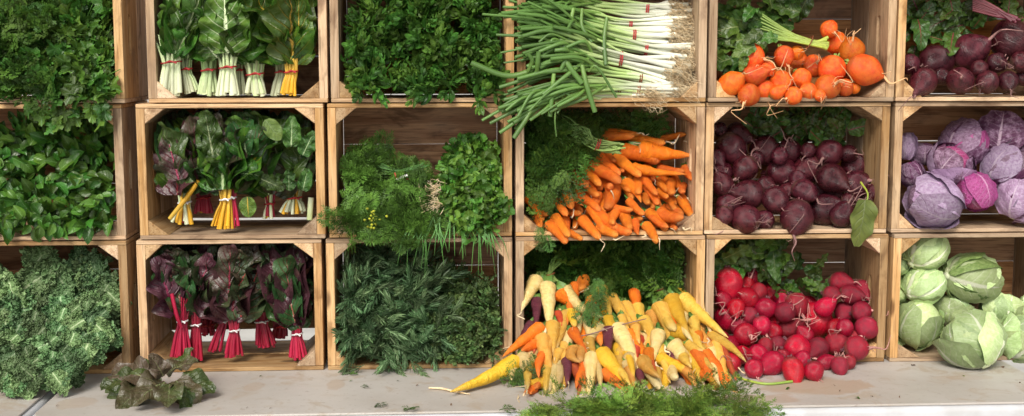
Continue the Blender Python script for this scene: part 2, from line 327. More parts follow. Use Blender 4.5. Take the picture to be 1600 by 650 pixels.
def T_sprig(leaf, nodes=5, L=.06, s0=1.0, s1=.5, ang=1.05, stem=.0011, opp=True, seed=0, bend=.3):
    rs = np.random.default_rng(seed); ts = []; pts = [(0, 0, 0), (0, L*.5, L*.06*bend), (0, L, L*.3*bend)]; path = smooth(pts, nodes+1)
    ts.append(T_tube(pts, [stem, stem*.6], 5, 4))
    for k in range(nodes):
        p = path[k+1]; s = s0+(s1-s0)*k/(nodes-1); a0 = k*(math.pi/2 if opp else 2.4)+rs.uniform(-.3, .3)
        for q in ([0, math.pi] if opp else [0]):
            m = Matrix.Translation(p)@rotm('Y', a0+q)@rotm('X', ang-.45*k/nodes+rs.uniform(-.25, .25))@rotm('Y', rs.uniform(-.3, .3))@Matrix.Scale(s*rs.uniform(.8, 1.15), 4)
            ts.append(xf(leaf, m))
    return join(ts)
def T_frond(L=.12, br=9, leaf=.006, seed=0, width=.35, wid=.45, droop=.5, fine=5):
    # feathery frond: rachis, side branches, tiny leaflets in threes
    rs = np.random.default_rng(seed); ts = []; pts = [(0, 0, 0), (rs.uniform(-.05, .05)*L, L*.5, L*.08), (rs.uniform(-.1, .1)*L, L*.95, -L*.2*droop)]
    path = smooth(pts, br+2); ts.append(T_tube(pts, [.0011, .0004], 6, 3))
    def lf(p, d, l):
        d = Vector(d).normalized(); up = Vector((rs.uniform(-.5, .5), rs.uniform(-.3, .3), 1)); x = d.cross(up).normalized()*l*wid*.5; p = Vector(p); z = Vector((0, 0, rs.uniform(-.2, .25)*l))
        return T([p, p+d*l*.55+x+z, p+d*l, p+d*l*.55-x+z], [(0, 1, 2, 3)], [(0, .5), (.5, 1), (1, .5), (.5, 0)])
    for k in range(1, br+1):
        p = path[k]; q = k/br; bl = L*width*(math.sin(math.pi*min(1, q*.85+.12))**.8)*rs.uniform(.8, 1.15)
        for sgn in (-1, 1):
            d = np.array([sgn*rs.uniform(.75, 1.0), rs.uniform(.35, .7), rs.uniform(-.25, .25)]); d /= np.linalg.norm(d)
            for j in range(1, fine+1):
                b = p+d*bl*j/fine
                for w in (-1, 0, 1):
                    dd = np.array([d[0]-w*d[1]*.9, d[1]+w*d[0]*.9, d[2]+rs.uniform(-.35, .35)]); ts.append(lf(b, dd, leaf*rs.uniform(.7, 1.3)*(1.15-.4*j/fine)))
    return join(ts)
def T_kale(L=.15, Wd=.13, seed=0, nu=60, nv=86):
    # curly leaf: the blade near the rib is smooth, the margin is frilled ever more finely
    rs = np.random.default_rng(seed); u = np.linspace(0, 1, nu); v = np.linspace(-1, 1, nv); o = rs.uniform(0, 90); V = []; UV = []
    N = noise.noise
    for a in u:
        w = Wd/2*(math.sin(math.pi*min(1, a*.9+.06)**.75)**.6)
        for b in v:
            e = max(abs(b), max(0, a-.6)/.4); x = b*w*.8; y = L*a*(1-.1*a); z = -.3*L*a*a+.22*w*e*e
            p = Vector((x*75+o, y*75, o)); p2 = p*2.5; p3 = p*4.4; k = .12+.88*min(1, e*1.15)**1.4
            z += k*(.022*N(p)+.018*N(p2)+.006*N(p3))
            x += k*(.014*N(p+Vector((9, 0, 3)))+.016*N(p2+Vector((5, 1, 0)))+.007*N(p3+Vector((3, 1, 0)))); y += k*(.014*N(p+Vector((0, 7, 2)))+.016*N(p2+Vector((1, 4, 2)))+.007*N(p3+Vector((0, 8, 0))))
            V.append((x, y, z)); UV.append((a, (b+1)/2))
    return T(V, gridF(nu, nv), UV)
def T_shell(Phi=2.2, amax=1.0, nu=14, nv=13, flare=.06, ruf=.03, seed=0, R0=1.0, phi0=.12):
    # cabbage leaf: patch wrapped over a unit ball, foot at -Z
    rs = np.random.default_rng(seed); V = []; UV = []; o = rs.uniform(0, 60)
    for i in range(nu):
        s = i/(nu-1); ph = phi0+s*Phi; al = amax*(max(.05, math.sin(math.pi*(s*.86+.08))**.6))
        for j in range(nv):
            b = -1+2*j/(nv-1); lat = b*al; m = Vector((math.sin(ph), 0, -math.cos(ph))); d = m*math.cos(lat)+Vector((0, 1, 0))*math.sin(lat)
            e = max(abs(b)**3, (max(0, s-.6)/.4)**2)
            r = R0*(1+flare*e+ruf*noise.noise(d*2.6+Vector((o, 0, 0)))+ruf*1.2*e*noise.noise(d*7+Vector((0, o, 0)))+.012*(1-min(1, abs(b)*4))*(1-s))
            V.append(d*r); UV.append((s, (b+1)/2))
    return T([tuple(x) for x in V], gridF(nu, nv), UV)

# ------------------------------------------------------------------ object helpers
def tag(o, label, cat, group=None, kind=None):
    if label: o['label'] = label
    if cat: o['category'] = cat
    if group: o['group'] = group
    if kind: o['kind'] = kind
    return o
def thing(name, label, cat, loc, group=None):
    o = bpy.data.objects.new(name, None); o.empty_display_size = .03; COL.objects.link(o); o.location = Vector(loc)
    return tag(o, label, cat, group)
def part(name, me, parent, Mw=None):
    # Mw: world matrix; the parent is an unrotated empty at its location (or a part of one)
    o = bpy.data.objects.new(name, me); COL.objects.link(o); Mw = Mw if Mw is not None else Matrix()
    if parent is not None:
        o.parent = parent; o.matrix_basis = base_of(parent).inverted()@Mw
    else: o.matrix_basis = Mw
    return o
def base_of(o):
    m = o.matrix_basis.copy()
    while o.parent: o = o.parent; m = o.matrix_basis@m
    return m
NUM = ['zeroth', 'first', 'second', 'third', 'fourth', 'fifth', 'sixth', 'seventh', 'eighth', 'ninth', 'tenth', 'eleventh', 'twelfth', 'thirteenth', 'fourteenth', 'fifteenth', 'sixteenth', 'seventeenth', 'eighteenth', 'nineteenth', 'twentieth']
NUM += ['twenty-'+w for w in NUM[1:10]]+['thirtieth']+['thirty-'+w for w in NUM[1:10]]
def layer_labels(pts, band):
    # words for a place in a pile: layer counted from the bottom, then from the left
    ys = [p[1] for p in pts]; mx = max(ys); L = [int((mx-y)/band) for y in ys]; used = sorted(set(L)); out = [None]*len(pts)
    for k, l in enumerate(used):
        idx = sorted([i for i in range(len(pts)) if L[i] == l], key=lambda i: pts[i][0])
        for q, i in enumerate(idx):
            a = 'bottom layer' if k == 0 else ('top layer' if k == len(used)-1 else NUM[k+1]+' layer up')
            b = 'leftmost' if q == 0 else ('rightmost' if q == len(idx)-1 else NUM[q+1]+' from left')
            out[i] = a+', '+b
    return out

# ------------------------------------------------------------------ ground and tables
ZT = .75
def struct(o): o['kind'] = 'structure'; return o
gm = NT('pavement'); oc = gm.n('TexCoord').outputs['Object']; nz = gm.noise(oc, 3, 6); gm.fin(gm.mix(gm.rng(nz, .3, .7), (.42, .41, .39), (.52, .51, .48)), .9, .2)
struct(part('ground', mesh('ground', T([(-300, -300, 0), (300, -300, 0), (300, 300, 0), (-300, 300, 0)], [(0, 1, 2, 3)], [(0, 0), (1, 0), (1, 1), (0, 1)]), gm.m), None))

tm = NT('weathered_table'); oc = tm.n('TexCoord').outputs['Object']
n1 = tm.noise(oc, 2.4, 5, .6); n2 = tm.noise(oc, 9, 5, .65, .6); n3 = tm.noise(oc, 60, 3, .6); n4 = tm.noise(tm.mapping(oc, (3, 14, 3)), 3, 4)
c = tm.mix(tm.rng(n1, .35, .65), (.40, .365, .33), (.47, .44, .41))
c = tm.mix(tm.math('MULTIPLY', tm.rng(n2, .53, .64), .55), c, (.36, .28, .20))
c = tm.mix(tm.math('MULTIPLY', tm.rng(n4, .6, .68), .35), c, (.40, .34, .28))
c = tm.mix(tm.math('MULTIPLY', tm.rng(n3, .6, .7), .45), c, (.25, .2, .16))
def stain(c, x, y, rx, ry, a, col):
    s = tm.n('SeparateXYZ'); tm.set(s.inputs[0], oc)
    dx = tm.math('DIVIDE', tm.math('SUBTRACT', s.outputs[0], x), rx); dy = tm.math('DIVIDE', tm.math('SUBTRACT', s.outputs[1], y), ry)
    d = tm.math('ADD', tm.math('SQRT', tm.math('ADD', tm.math('MULTIPLY', dx, dx), tm.math('MULTIPLY', dy, dy))), tm.math('MULTIPLY', tm.math('SUBTRACT', n2, .5), 1.6))
    return tm.mix(tm.math('MULTIPLY', tm.rng(d, .75, .95, 1, 0), a), c, col)
for px, py, rx, ry, a in ((1270, 603, .16, .10, .75), (1170, 625, .12, .05, .55), (525, 600, .024, .06, .45), (395, 605, .03, .05, .4), (450, 590, .03, .02, .35), (120, 630, .05, .05, .4), (1500, 590, .1, .03, .3)):
    q = PZ(px, py, ZT); c = stain(c, q[0], q[1], rx, ry, a, (.38, .28, .20))
tm.bump(n3, .15, .003); tm.fin(c, tm.rng(n2, .3, .7, .45, .65), .35); M['table'] = tm.m
M['rim'] = plain_mat('white_plastic_rim', (.56, .57, .60), .45, .03, nscale=12, col2=(.48, .48, .49))
M['steel'] = plain_mat('grey_steel_tube', (.3, .3, .31), .4, .03)
def rounded_slab(x0, x1, y0, y1, z0, z1, r, bev):
    bm = bmesh.new(); vs_ = []
    for cx, cy, a0 in ((x1-r, y1-r, 0), (x0+r, y1-r, 90), (x0+r, y0+r, 180), (x1-r, y0+r, 270)):
        for k in range(7): a = R(a0+15*k); vs_.append(bm.verts.new((cx+r*math.cos(a), cy+r*math.sin(a), z1)))
    f = bm.faces.new(vs_); g = bmesh.ops.extrude_face_region(bm, geom=[f]); bmesh.ops.translate(bm, vec=(0, 0, z0-z1), verts=[v for v in g['geom'] if isinstance(v, bmesh.types.BMVert)])
    bmesh.ops.recalc_face_normals(bm, faces=bm.faces)
    ed = [e for e in bm.edges if len(e.link_faces) == 2 and abs(e.verts[0].co.z-e.verts[1].co.z) < 1e-6]
    bmesh.ops.bevel(bm, geom=ed, offset=bev, segments=4, affect='EDGES', profile=.5)
    return bm
def bm_mesh(name, bm, mat, smooth_=False):
    me = bpy.data.meshes.new(name); bm.to_mesh(me); bm.free(); me.materials.append(M[mat])
    if smooth_: me.polygons.foreach_set('use_smooth', np.ones(len(me.polygons), bool))
    return me
YF = -.405
def table(label, x0, x1, zt, y0, y1):
    t = thing('folding_table', label, 'table', ((x0+x1)/2, (y0+y1)/2, 0), 'tables carrying the crates')
    part('table_top', bm_mesh('table_top', rounded_slab(x0, x1, y0, y1, zt-.006, zt, .05, .0025), 'table'), t)
    part('rim', bm_mesh('rim', rounded_slab(x0-.012, x1+.012, y0-.012, y1+.012, zt-.056, zt-.0065, .06, .012), 'rim', True), t)
    for sx in (x0+.2, x1-.2):
        for sy in (y0+.1, y1-.1):
            part('leg', mesh('leg', T_tube([(sx, sy, 0), (sx, sy, zt-.056)], .014, 3, 10), 'steel'), t)
TX0 = PZ(60, 640, ZT)[0]
table('long weathered off-white table under the crates', TX0, TX0+2.44, ZT, YF, YF+.76)
table('second off-white table, only its right end showing at bottom left', TX0-2.5, TX0-.034, ZT-.004, YF-.05, YF+.71)

# ------------------------------------------------------------------ crates
ROWZ = [1.446, 1.098, .7505]; CH = .345; CDEP = .30; TE = .021; TS = .0105
def board_mesh(name, lx, ly, lz, mat, seed, slot=False):
    rs = random.Random(seed)
    if slot:
        # board with a rounded hand hole; long axis X, hole along X near the middle
        n = 24; outer = []; inner = []
        hx, hy, cy = .052, .014, -ly*.02
        for k in range(n):
            a = 2*math.pi*k/n; cx_, sy_ = math.cos(a), math.sin(a)
            m = max(abs(cx_), abs(sy_)); outer.append((cx_/m*lx/2, sy_/m*ly/2))
            inner.append(((hx-hy)*(1 if cx_ > 0 else -1)*(min(1, abs(cx_)*1.6))+hy*cx_, cy+hy*sy_))
        bm = bmesh.new(); L = {}
        for nm, loop, z in (('ot', outer, lz/2), ('it', inner, lz/2), ('ib', inner, -lz/2), ('ob', outer, -lz/2)): L[nm] = [bm.verts.new((x, y, z)) for x, y in loop]
        for a, b in (('ot', 'it'), ('it', 'ib'), ('ib', 'ob'), ('ob', 'ot')):
            for k in range(n): bm.faces.new((L[a][k], L[a][(k+1) % n], L[b][(k+1) % n], L[b][k]))
        bmesh.ops.recalc_face_normals(bm, faces=bm.faces)
        return bm_mesh(name, bm, mat)
    bm = bmesh.new(); bmesh.ops.create_cube(bm, size=1); bmesh.ops.scale(bm, vec=(lx, ly, lz), verts=bm.verts)
    ed = [e for e in bm.edges if abs(e.verts[0].co.x-e.verts[1].co.x) > lx*.5]; bmesh.ops.subdivide_edges(bm, edges=ed, cuts=5, use_grid_fill=True)
    bmesh.ops.bevel(bm, geom=[e for e in bm.edges if len(e.link_faces) == 2 and e.calc_face_angle(0) > .5], offset=.0014, segments=1, affect='EDGES')
    o = rs.uniform(0, 99)
    for v in bm.verts:
        s = noise.noise(Vector((v.co.x*14+o, 1.5*(v.co.y > 0), o))); q = noise.noise(Vector((v.co.x*40+o, 3*(v.co.y > 0)+5*(v.co.z > 0), o)))
        v.co.y += (.0012*s+.0005*q)*(1 if v.co.y > 0 else -1); v.co.z += .0005*q
    return bm_mesh(name, bm, mat)
W0 = .485; IH = CH-2*TS
def tri_mesh(seed):
    rs = random.Random(seed); a, b, d = .054+rs.uniform(-.011, .009), .042+rs.uniform(-.007, .008), .285
    bm = bmesh.new(); f = [bm.verts.new(p) for p in ((-d/2, 0, 0), (-d/2, a, 0), (-d/2, 0, b))]; g = [bm.verts.new((d/2, v.co.y, v.co.z)) for v in f]
    bm.faces.new(f); bm.faces.new(g[::-1])
    for k in range(3): bm.faces.new((f[k], g[k], g[(k+1) % 3], f[(k+1) % 3]))
    bmesh.ops.recalc_face_normals(bm, faces=bm.faces); bmesh.ops.bevel(bm, geom=list(bm.edges), offset=.0015, segments=1, affect='EDGES')
    return bm_mesh('corner_block', bm, 'wood')
BD = CDEP/2-.0025; BB = (IH-.014)/3
ME_END = [board_mesh('end_board', IH-.001, BD, TE, 'wood', k) for k in range(3)]; ME_SLOT = [board_mesh('end_board', IH-.001, BD, TE, 'wood', 9, True)]
ME_SIDE = [board_mesh('side_board', W0, BD, TS, 'wood', 20+k) for k in range(4)]
ME_BACK = [board_mesh('back_board', W0-2*TE-.004, BB, .009, 'woodback_shaded', 40+k) for k in range(4)]; ME_TRI = [tri_mesh(60+k) for k in range(7)]
def crate(x0, x1, z0, label, yo=0., rz=0., seed=0, lift=0.):
    rs = random.Random(seed); w = x1-x0; k = w/W0; cx = (x0+x1)/2
    B = Matrix.Translation((cx, yo, z0))@Matrix.Rotation(rz, 4, 'Z')
    t = thing('wooden_crate', label, 'crate', B.translation, 'stacked wooden crates')
    def put(nm, me, m, sc=(1, 1, 1)): return part(nm, me, t, B@m@Matrix.Diagonal((*sc, 1)))
    for s in (-1, 1):
        # end boards stand upright: local X -> world Z, local Y -> depth, local Z -> world X
        rot = Matrix(((0, 0, 1), (0, 1, 0), (-1, 0, 0))).to_4x4()
        put('end_board', rs.choice(ME_SLOT if rs.random() < .8 else ME_END), Matrix.Translation((s*(w/2-TE/2), BD/2+.0008, CH/2))@rot)
        put('end_board', rs.choice(ME_END), Matrix.Translation((s*(w/2-TE/2), CDEP-BD/2-rs.uniform(.0008, .0025), CH/2))@rot)
        for d in (0, 1):
            put('side_board', rs.choice(ME_SIDE), Matrix.Translation((0, BD/2+rs.uniform(-.001, .0012) if d == 0 else CDEP-BD/2, TS/2 if s < 0 else CH-TS/2)), (k, 1, 1))
    z = TS+rs.uniform(.001, .003)+lift; bs = (IH-.012-lift)/(IH-.012)
    gaps = [rs.choice((.002, .004, .008)) for _ in range(3)]
    for q in range(3):
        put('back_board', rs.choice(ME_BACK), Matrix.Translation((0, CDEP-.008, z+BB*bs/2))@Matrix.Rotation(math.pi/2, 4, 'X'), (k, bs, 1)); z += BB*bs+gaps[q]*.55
    for sx in (-1, 1):
        for sz in (-1, 1):
            # prism: local X along depth, legs toward the crate centre (x) and away from the side (z)
            rot = Matrix(((0, -sx, 0), (1, 0, 0), (0, 0, -sz))).to_4x4()
            put('corner_block', rs.choice(ME_TRI), Matrix.Translation((sx*(w/2-TE-.0004), .1432, (TS+.0004) if sz < 0 else CH-TS-.0004))@rot)
    return t
XE = [[(None, 193), (229, 511), (516, 803), (808, 1103), (1107, 1397), (1401, None)], [(None, 193), (216, 507), (513, 800), (806, 1100), (1103, 1389), (1397, None)], [(None, 202), (217, 504), (511, 800), (806, 1100), (1103, 1384), (1392, None)]]
YM = [80, 265, 475]
WHAT = [['flat and curly parsley', 'white and yellow stemmed green chard', 'mint', 'scallions', 'golden beets', 'dark beets'], ['basil', 'rainbow chard', 'dill and cilantro', 'orange carrots', 'dark round beets', 'red cabbages'], ['curly kale', 'crimson stemmed dark chard', 'rosemary and oregano', 'yellow and orange carrots', 'bright red beets', 'green cabbages']]
CR = {}
for r_ in range(3):
    for c_ in range(6):
        a, b = XE[r_][c_]
        xb = P(b, YM[r_])[0] if b else None; xa = P(a, YM[r_])[0] if a else xb-W0
        if xb is None: xb = xa+W0
        CR[(c_, r_)] = (xa, xb, ROWZ[r_]); crate(xa, xb, ROWZ[r_], 'light wooden crate of %s, %s row of the stack' % (WHAT[r_][c_], ['top', 'middle', 'bottom'][r_]), random.uniform(-.009, .006), random.uniform(-.012, .012), 100+c_*7+r_, {(1, 2): .036, (1, 1): .006}.get((c_, r_), 0.))
FL = [z+TS for z in ROWZ]      # inner floor heights

# ------------------------------------------------------------------ herb heaps
def inpoly(x, y, poly):
    c = False; n = len(poly); j = n-1
    for i in range(n):
        xi, yi = poly[i]; xj, yj = poly[j]
        if (yi > y) != (yj > y) and x < (xj-xi)*(y-yi)/(yj-yi)+xi: c = not c
        j = i
    return c
def sample(poly, n, rs, gap=0.0):
    xs = [p[0] for p in poly]; ys = [p[1] for p in poly]; out = []; tries = 0
    while len(out) < n and tries < n*60:
        tries += 1; x = rs.uniform(min(xs), max(xs)); y = rs.uniform(min(ys), max(ys))
        if not inpoly(x, y, poly): continue
        if gap and tries < n*40 and any((x-a)**2+(y-b)**2 < gap*gap for a, b in out[-400:]): continue
        out.append((x, y))
    return out
def lump(x, y, s=.02): return noise.noise(Vector((x*s, y*s, 3.3)))
def heap(name, label, cat, poly, yf, tmpl, mat, nparts, nstuff, pn='leaf', scale=(.8, 1.2), tang=None, spread=.8, nor=(0, -1, .55), nspread=.6, base=None, depth=.07, seed=0, lumpy=.05, gap=0., poly2=None, group=None, jit=.022):
    name, cell = name if isinstance(name, tuple) else (name, None)
    # leaves laid over a heap: the biggest and nearest as parts, the inner ones as one mass
    rs = random.Random(seed); mes = [mesh(pn, t, mat) for t in tmpl]
    pts = sample(poly, nparts, rs, gap); cx = sum(p[0] for p in pts)/len(pts); cy = max(p[1] for p in pts)
    th = thing(name, label, cat, base if base is not None else P(cx, cy, yf(cx, cy)+.03), group)
    def mat_at(x, y, dy):
        tg = tang(x, y) if tang else (0, 0, 1)
        cl = Vector((noise.noise(Vector((x*.028, y*.028, seed+.5))), .5*noise.noise(Vector((x*.028, y*.028, seed+9.5))), noise.noise(Vector((x*.028, y*.028, seed+20.5)))))*2.2*spread
        tg = Vector(tg)+cl+Vector((rs.gauss(0, spread), rs.gauss(0, spread*.7), rs.gauss(0, spread))); n = Vector(nor)+Vector((rs.gauss(0, nspread), rs.gauss(0, nspread*.5), rs.gauss(0, nspread)))
        return frame(P(x, y, yf(x, y)+dy-lumpy*lump(x, y)), tg, n, rs.uniform(*scale))
    if cell:
        xa, xb, z0 = CR[cell]; lo = np.array([xa+TE+.001, z0+TS+.001]); hi = np.array([xb-TE-.001, z0+CH-TS-.001])
    def fit(t, x, y, f):
        for _ in range(9):
            m = mat_at(x, y, f())
            if not cell: return m
            A = np.array(m); V = t['V']@A[:3, :3].T+A[:3, 3]; k_ = (V[:, 1] > -.004); Q = V[k_][:, [0, 2]]
            if V[:, 1].max() < CDEP-.015 and (len(Q) == 0 or ((Q > lo).all() and (Q < hi).all())): return m
            x += (cx-x)*.12; y += (cym-y)*.12
        return None
    cym = sum(p[1] for p in pts)/len(pts)
    for x, y in pts:
        i_ = rs.randrange(len(tmpl)); m = fit(tmpl[i_], x, y, lambda: rs.uniform(-jit, jit*.6))
        if m is not None: part(pn, mes[i_], th, m)
    if nstuff:
        ts = []
        for x, y in sample(poly2 or poly, nstuff, rs):
            t_ = rs.choice(tmpl); m = fit(t_, x, y, lambda: .012+depth*rs.random()**1.3)
            if m is not None: ts.append(xf(t_, m, rs.random()))
        s = part('inner_foliage', mesh('inner_foliage', join(ts), mat), th); s['kind'] = 'stuff'
    return th
def lin(py0, y0, py1, y1): return lambda x, y: y0+(y1-y0)*min(1.15, max(-.2, (y-py0)/(py1-py0)))

# flat parsley, curly parsley (top left crate)
fan3 = [T_fan(3, .021, 25, 4, .16, 2.2, k, .25) for k in range(3)]
def parsley_leaf(seed):
    rs = random.Random(seed); ts = []
    for a, l in ((0, .03), (1.0, .018), (-1.0, .018)):
        ts.append(xf(fan3[seed % 3], Matrix.Translation((0, l*.55 if a == 0 else .004, 0))@rotm('Z', a)@rotm('X', rs.uniform(-.3, .5))@Matrix.Scale(rs.uniform(.85, 1.1) if a == 0 else .85, 4)))
    ts.append(T_tube([(0, -.035, -.012), (0, 0, 0), (0, .012, 0)], .0009, 5, 4)); return join(ts)
TP = [parsley_leaf(k) for k in range(5)]
heap(('parsley_pile', (0, 0)), 'glossy flat-leaf parsley spilling over the front of the top left crate', 'parsley', [(88, -8), (172, -10), (186, 30), (188, 110), (172, 140), (165, 146), (95, 150), (84, 140), (60, 120), (70, 60)], lin(150, -.012, 0, .07), TP, 'parsley', 150, 520, 'leaf', (1.0, 1.6), lambda x, y: (.2, -.3, .1), .8, gap=5, seed=1,
     poly2=[(60, -8), (186, -10), (186, 148), (60, 150)])
heap('hanging_parsley', 'parsley sprigs hanging over the lip above the basil crate', 'parsley', [(38, 155), (60, 158), (66, 168), (160, 160), (152, 185), (138, 178), (120, 172), (95, 186), (78, 196), (70, 180), (44, 170)], lambda x, y: -.022, TP, 'parsley', 18, 0, 'leaf', (.9, 1.25), lambda x, y: (0, -.3, -1), .35, gap=4, seed=2)
curl = [T_frond(.06, 6, .0085, 20+k, .42, .75, .5, 3) for k in range(3)]
heap(('curly_parsley_pile', (0, 0)), 'fine curly parsley filling the left of the top left crate', 'parsley', [(-10, -10), (95, -10), (85, 60), (75, 152), (-10, 155)], lin(150, .0, 0, .07), curl, 'curly', 230, 700, 'sprig', (.7, 1.2), lambda x, y: (0, -.4, .5), .7, gap=4, seed=3)
# basil
TB = [T_leaf(.042, .026, 8, 7, 'ovate', .45, .5+.2*k, .12, 2, .02, k) for k in range(4)]
TBS = [T_sprig(TB[k % 4], 3, .04, 1, .55, 1.0, .0012, True, k) for k in range(4)]
heap(('basil_pile', (0, 1)), 'shiny broad basil leaves heaped in the middle left crate', 'basil', [(-10, 205), (30, 200), (55, 196), (85, 205), (120, 215), (176, 205), (181, 345), (160, 357), (-10, 360)], lin(355, -.008, 200, .13), TB, 'basil', 240, 420, 'leaf', (.7, 1.3), lambda x, y: (.1, -.4, -.3), .85, gap=6, seed=4)
heap(('basil_sprig_cluster', (0, 1)), 'upright basil sprigs at the back top of the basil heap', 'basil', [(40, 190), (130, 196), (175, 195), (176, 230), (20, 228)], lambda x, y: .13, TBS, 'basil', 34, 0, 'sprig', (.8, 1.2), lambda x, y: (0, 0, 1), .5, gap=8, seed=5)
# mint
tl = T_leaf(.026, .012, 6, 5, 'lance', .3, .7, 0, 2, 0, 3); TM = [T_sprig(tl, 5, .045, 1.15, .55, 1.05, .0011, True, k) for k in range(5)]
heap(('mint_pile', (2, 0)), 'dense leafy mint sprigs filling the top crate left of the scallions', 'mint', [(545, 30), (580, 10), (620, -10), (786, -10), (790, 80), (793, 140), (745, 155), (565, 155), (538, 135), (531, 70)], lin(155, -.014, 0, .1), TM, 'mint', 210, 320, 'sprig', (1.0, 1.5), lambda x, y: (0, -.7, .25), .6, (0, -.6, .8), .5, gap=6, seed=6, lumpy=.03)
# dill, cilantro, chives
td = [T_frond(.065, 7, .0115, 40+k, .42, .2, .6, 4) for k in range(4)]
DILL = heap(('dill_pile', (2, 1)), 'fine feathery dill heaped on the left beside the cilantro', 'dill', [(533, 262), (550, 240), (590, 240), (635, 252), (672, 285), (672, 320), (690, 350), (655, 375), (620, 368), (545, 360), (530, 320)], lin(362, -.015, 240, .12), td, 'dill', 210, 620, 'frond', (.75, 1.25), lambda x, y: (-.5, -.35, -.1), .7, gap=4, seed=7)
fan4 = [T_fan(3, .0125, 21, 3, .10, 2.5, k, .3, .22) for k in range(3)]
def cil(seed):
    rs = random.Random(seed); ts = [xf(fan4[seed % 3], Matrix.Translation((math.sin(a)*.010, .006+math.cos(a)*.010, 0))@rotm('Z', -a)@rotm('X', rs.uniform(-.4, .4))@Matrix.Scale(s, 4)) for a, s in ((0, 1.05), (1.5, .85), (-1.5, .85))]
    ts.append(T_tube([(0, -.03, -.01), (0, .008, 0)], .0008, 4, 4)); return join(ts)
CILA = heap(('cilantro_bunch', (2, 1)), 'bright round-leaved cilantro bunch right of the dill', 'cilantro', [(690, 262), (712, 228), (745, 218), (776, 240), (786, 280), (788, 335), (770, 352), (735, 366), (700, 350), (684, 318)], lin(365, -.035, 222, .1), [cil(k) for k in range(5)], 'cilantro', 240, 500, 'leaf', (.8, 1.3), lambda x, y: (.3, -.5, .3), .6, (0, -.85, .5), .45, gap=4, seed=8)
rs = random.Random(5)
def tangle(n, p0, spread, dirv, L, r, seed=0, wob=.25):
    q = random.Random(seed); ts = []
    for _ in range(n):
        a = np.array(p0)+np.array([q.gauss(0, s) for s in spread]); d = np.array(dirv, float)*L*q.uniform(.6, 1.2); w = [np.array([q.gauss(0, wob*L) for _ in range(3)]) for _ in range(3)]
        ts.append(xf(T_tube([a, a+d*.35+w[0]*.5, a+d*.7+w[1], a+d+w[2]], [r, r*.35], 9, 4), Matrix(), q.random()))
    return join(ts)
th = CILA
part('root', mesh('root', tangle(26, P(690, 292, .03), (.008, .01, .010), (-1, -.3, -.25), .045, .0011, 3), 'root'), th)['kind'] = 'stuff'
part('root', mesh('root', tangle(26, P(688, 322, .0), (.008, .01, .009), (-1, -.2, -.1), .04, .0012, 4), 'root'), th)['kind'] = 'stuff'
th = thing('chive_bunch', 'long thin green chives hanging over the crate lip below the cilantro', 'chives', P(700, 365, -.03))
for k in range(46):
    x0 = rs.uniform(640, 770); x1 = x0+rs.gauss(0, 16)+(x0-700)*.15; y1 = rs.uniform(378, 432) if k % 3 else rs.uniform(385, 408)
    part('blade', mesh('blade', T_tube([P(x0, rs.uniform(335, 352), -.02), P((x0*.7+x1*.3), 362, -.04), P(x0*.3+x1*.7, 378, -.05), P(x1, y1, -.042)], [.0017, .0019, .0004], 9, 5), 'chive'), th)
for nm, lab, pts in (('dill_stems', 'tied dill stems with a white tag at the back of the dill', [(590, 262), (625, 268), (662, 262)]),):
    th = DILL
    for k in range(16):
        j = rs.gauss(0, 4); part('stem', mesh('stem', T_tube([P(x+rs.gauss(0, 4), y+j*(1 if i != 1 else .4)+3*i*0, .055+rs.gauss(0, .004)) for i, (x, y) in enumerate(pts)], .0010, 8, 4), 'chive'), th)
    part('tie', mesh('tie', T_tube([P(617, 270, .04), P(622, 281, .035), P(640, 279, .035)], .0026, 8, 6), 'tie'), th)
    part('tag', mesh('tag', T_tube([P(620, 281, .03), P(637, 274, .03)], .0045, 4, 4, .25), 'tiew'), th)
th = DILL
for k in range(26):
    a = P(583+rs.gauss(0, 6), 342+rs.gauss(0, 8), -.045+rs.gauss(0, .004)); part('floret', mesh('floret', T_lathe([(-.0035, .0004), (-.001, .0035), (.002, .004), (.0035, .0005)], 6, .3, 200, k), 'dillflower'), th, Matrix.Translation(a))
# rosemary and oregano
nd = T_leaf(.030, .0046, 4, 3, 'lance', .2, .35); 
def ros(seed):
    q = np.random.default_rng(seed); pt = [(0, 0, 0), (.003, .04, .004), (0, .08, .016)]; ts = [T_tube(pt, [.0012, .0006], 5, 4)]; path = smooth(pt, 14)
    for k in range(1, 14):
        for j in range(3):
            ts.append(xf(nd, Matrix.Translation(path[k])@rotm('Y', j*2.09+k*.9+q.uniform(-.3, .3))@rotm('X', .95-.045*k+q.uniform(-.2, .2))@Matrix.Scale(q.uniform(.75, 1.15), 4)))
    return join(ts)
heap(('rosemary_pile', (2, 2)), 'grey-green needle-leaved rosemary filling the left of the bottom herb crate', 'rosemary', [(532, 398), (560, 384), (630, 392), (668, 425), (682, 470), (690, 540), (660, 566), (560, 571), (530, 545), (525, 450)], lin(572, -.01, 390, .13), [ros(k) for k in range(5)], 'rosemary', 230, 260, 'sprig', (.8, 1.15), lambda x, y: (.1, -.35, -.1), .55, gap=5, seed=9, lumpy=.03)
to = T_leaf(.016, .0085, 5, 5, 'ovate', .25, .5); TO = [T_sprig(to, 5, .04, 1.1, .6, 1.1, .0010, True, 30+k) for k in range(4)]
heap(('oregano_pile', (2, 2)), 'small-leaved oregano heaped to the right of the rosemary', 'oregano', [(655, 432), (690, 415), (730, 430), (770, 455), (785, 470), (787, 535), (770, 555), (725, 568), (690, 560), (672, 500)], lin(572, -.01, 420, .13), TO, 'oregano', 280, 420, 'sprig', (.8, 1.2), lambda x, y: (.1, -.5, .1), .7, (0, -.8, .6), .5, gap=4, seed=10)
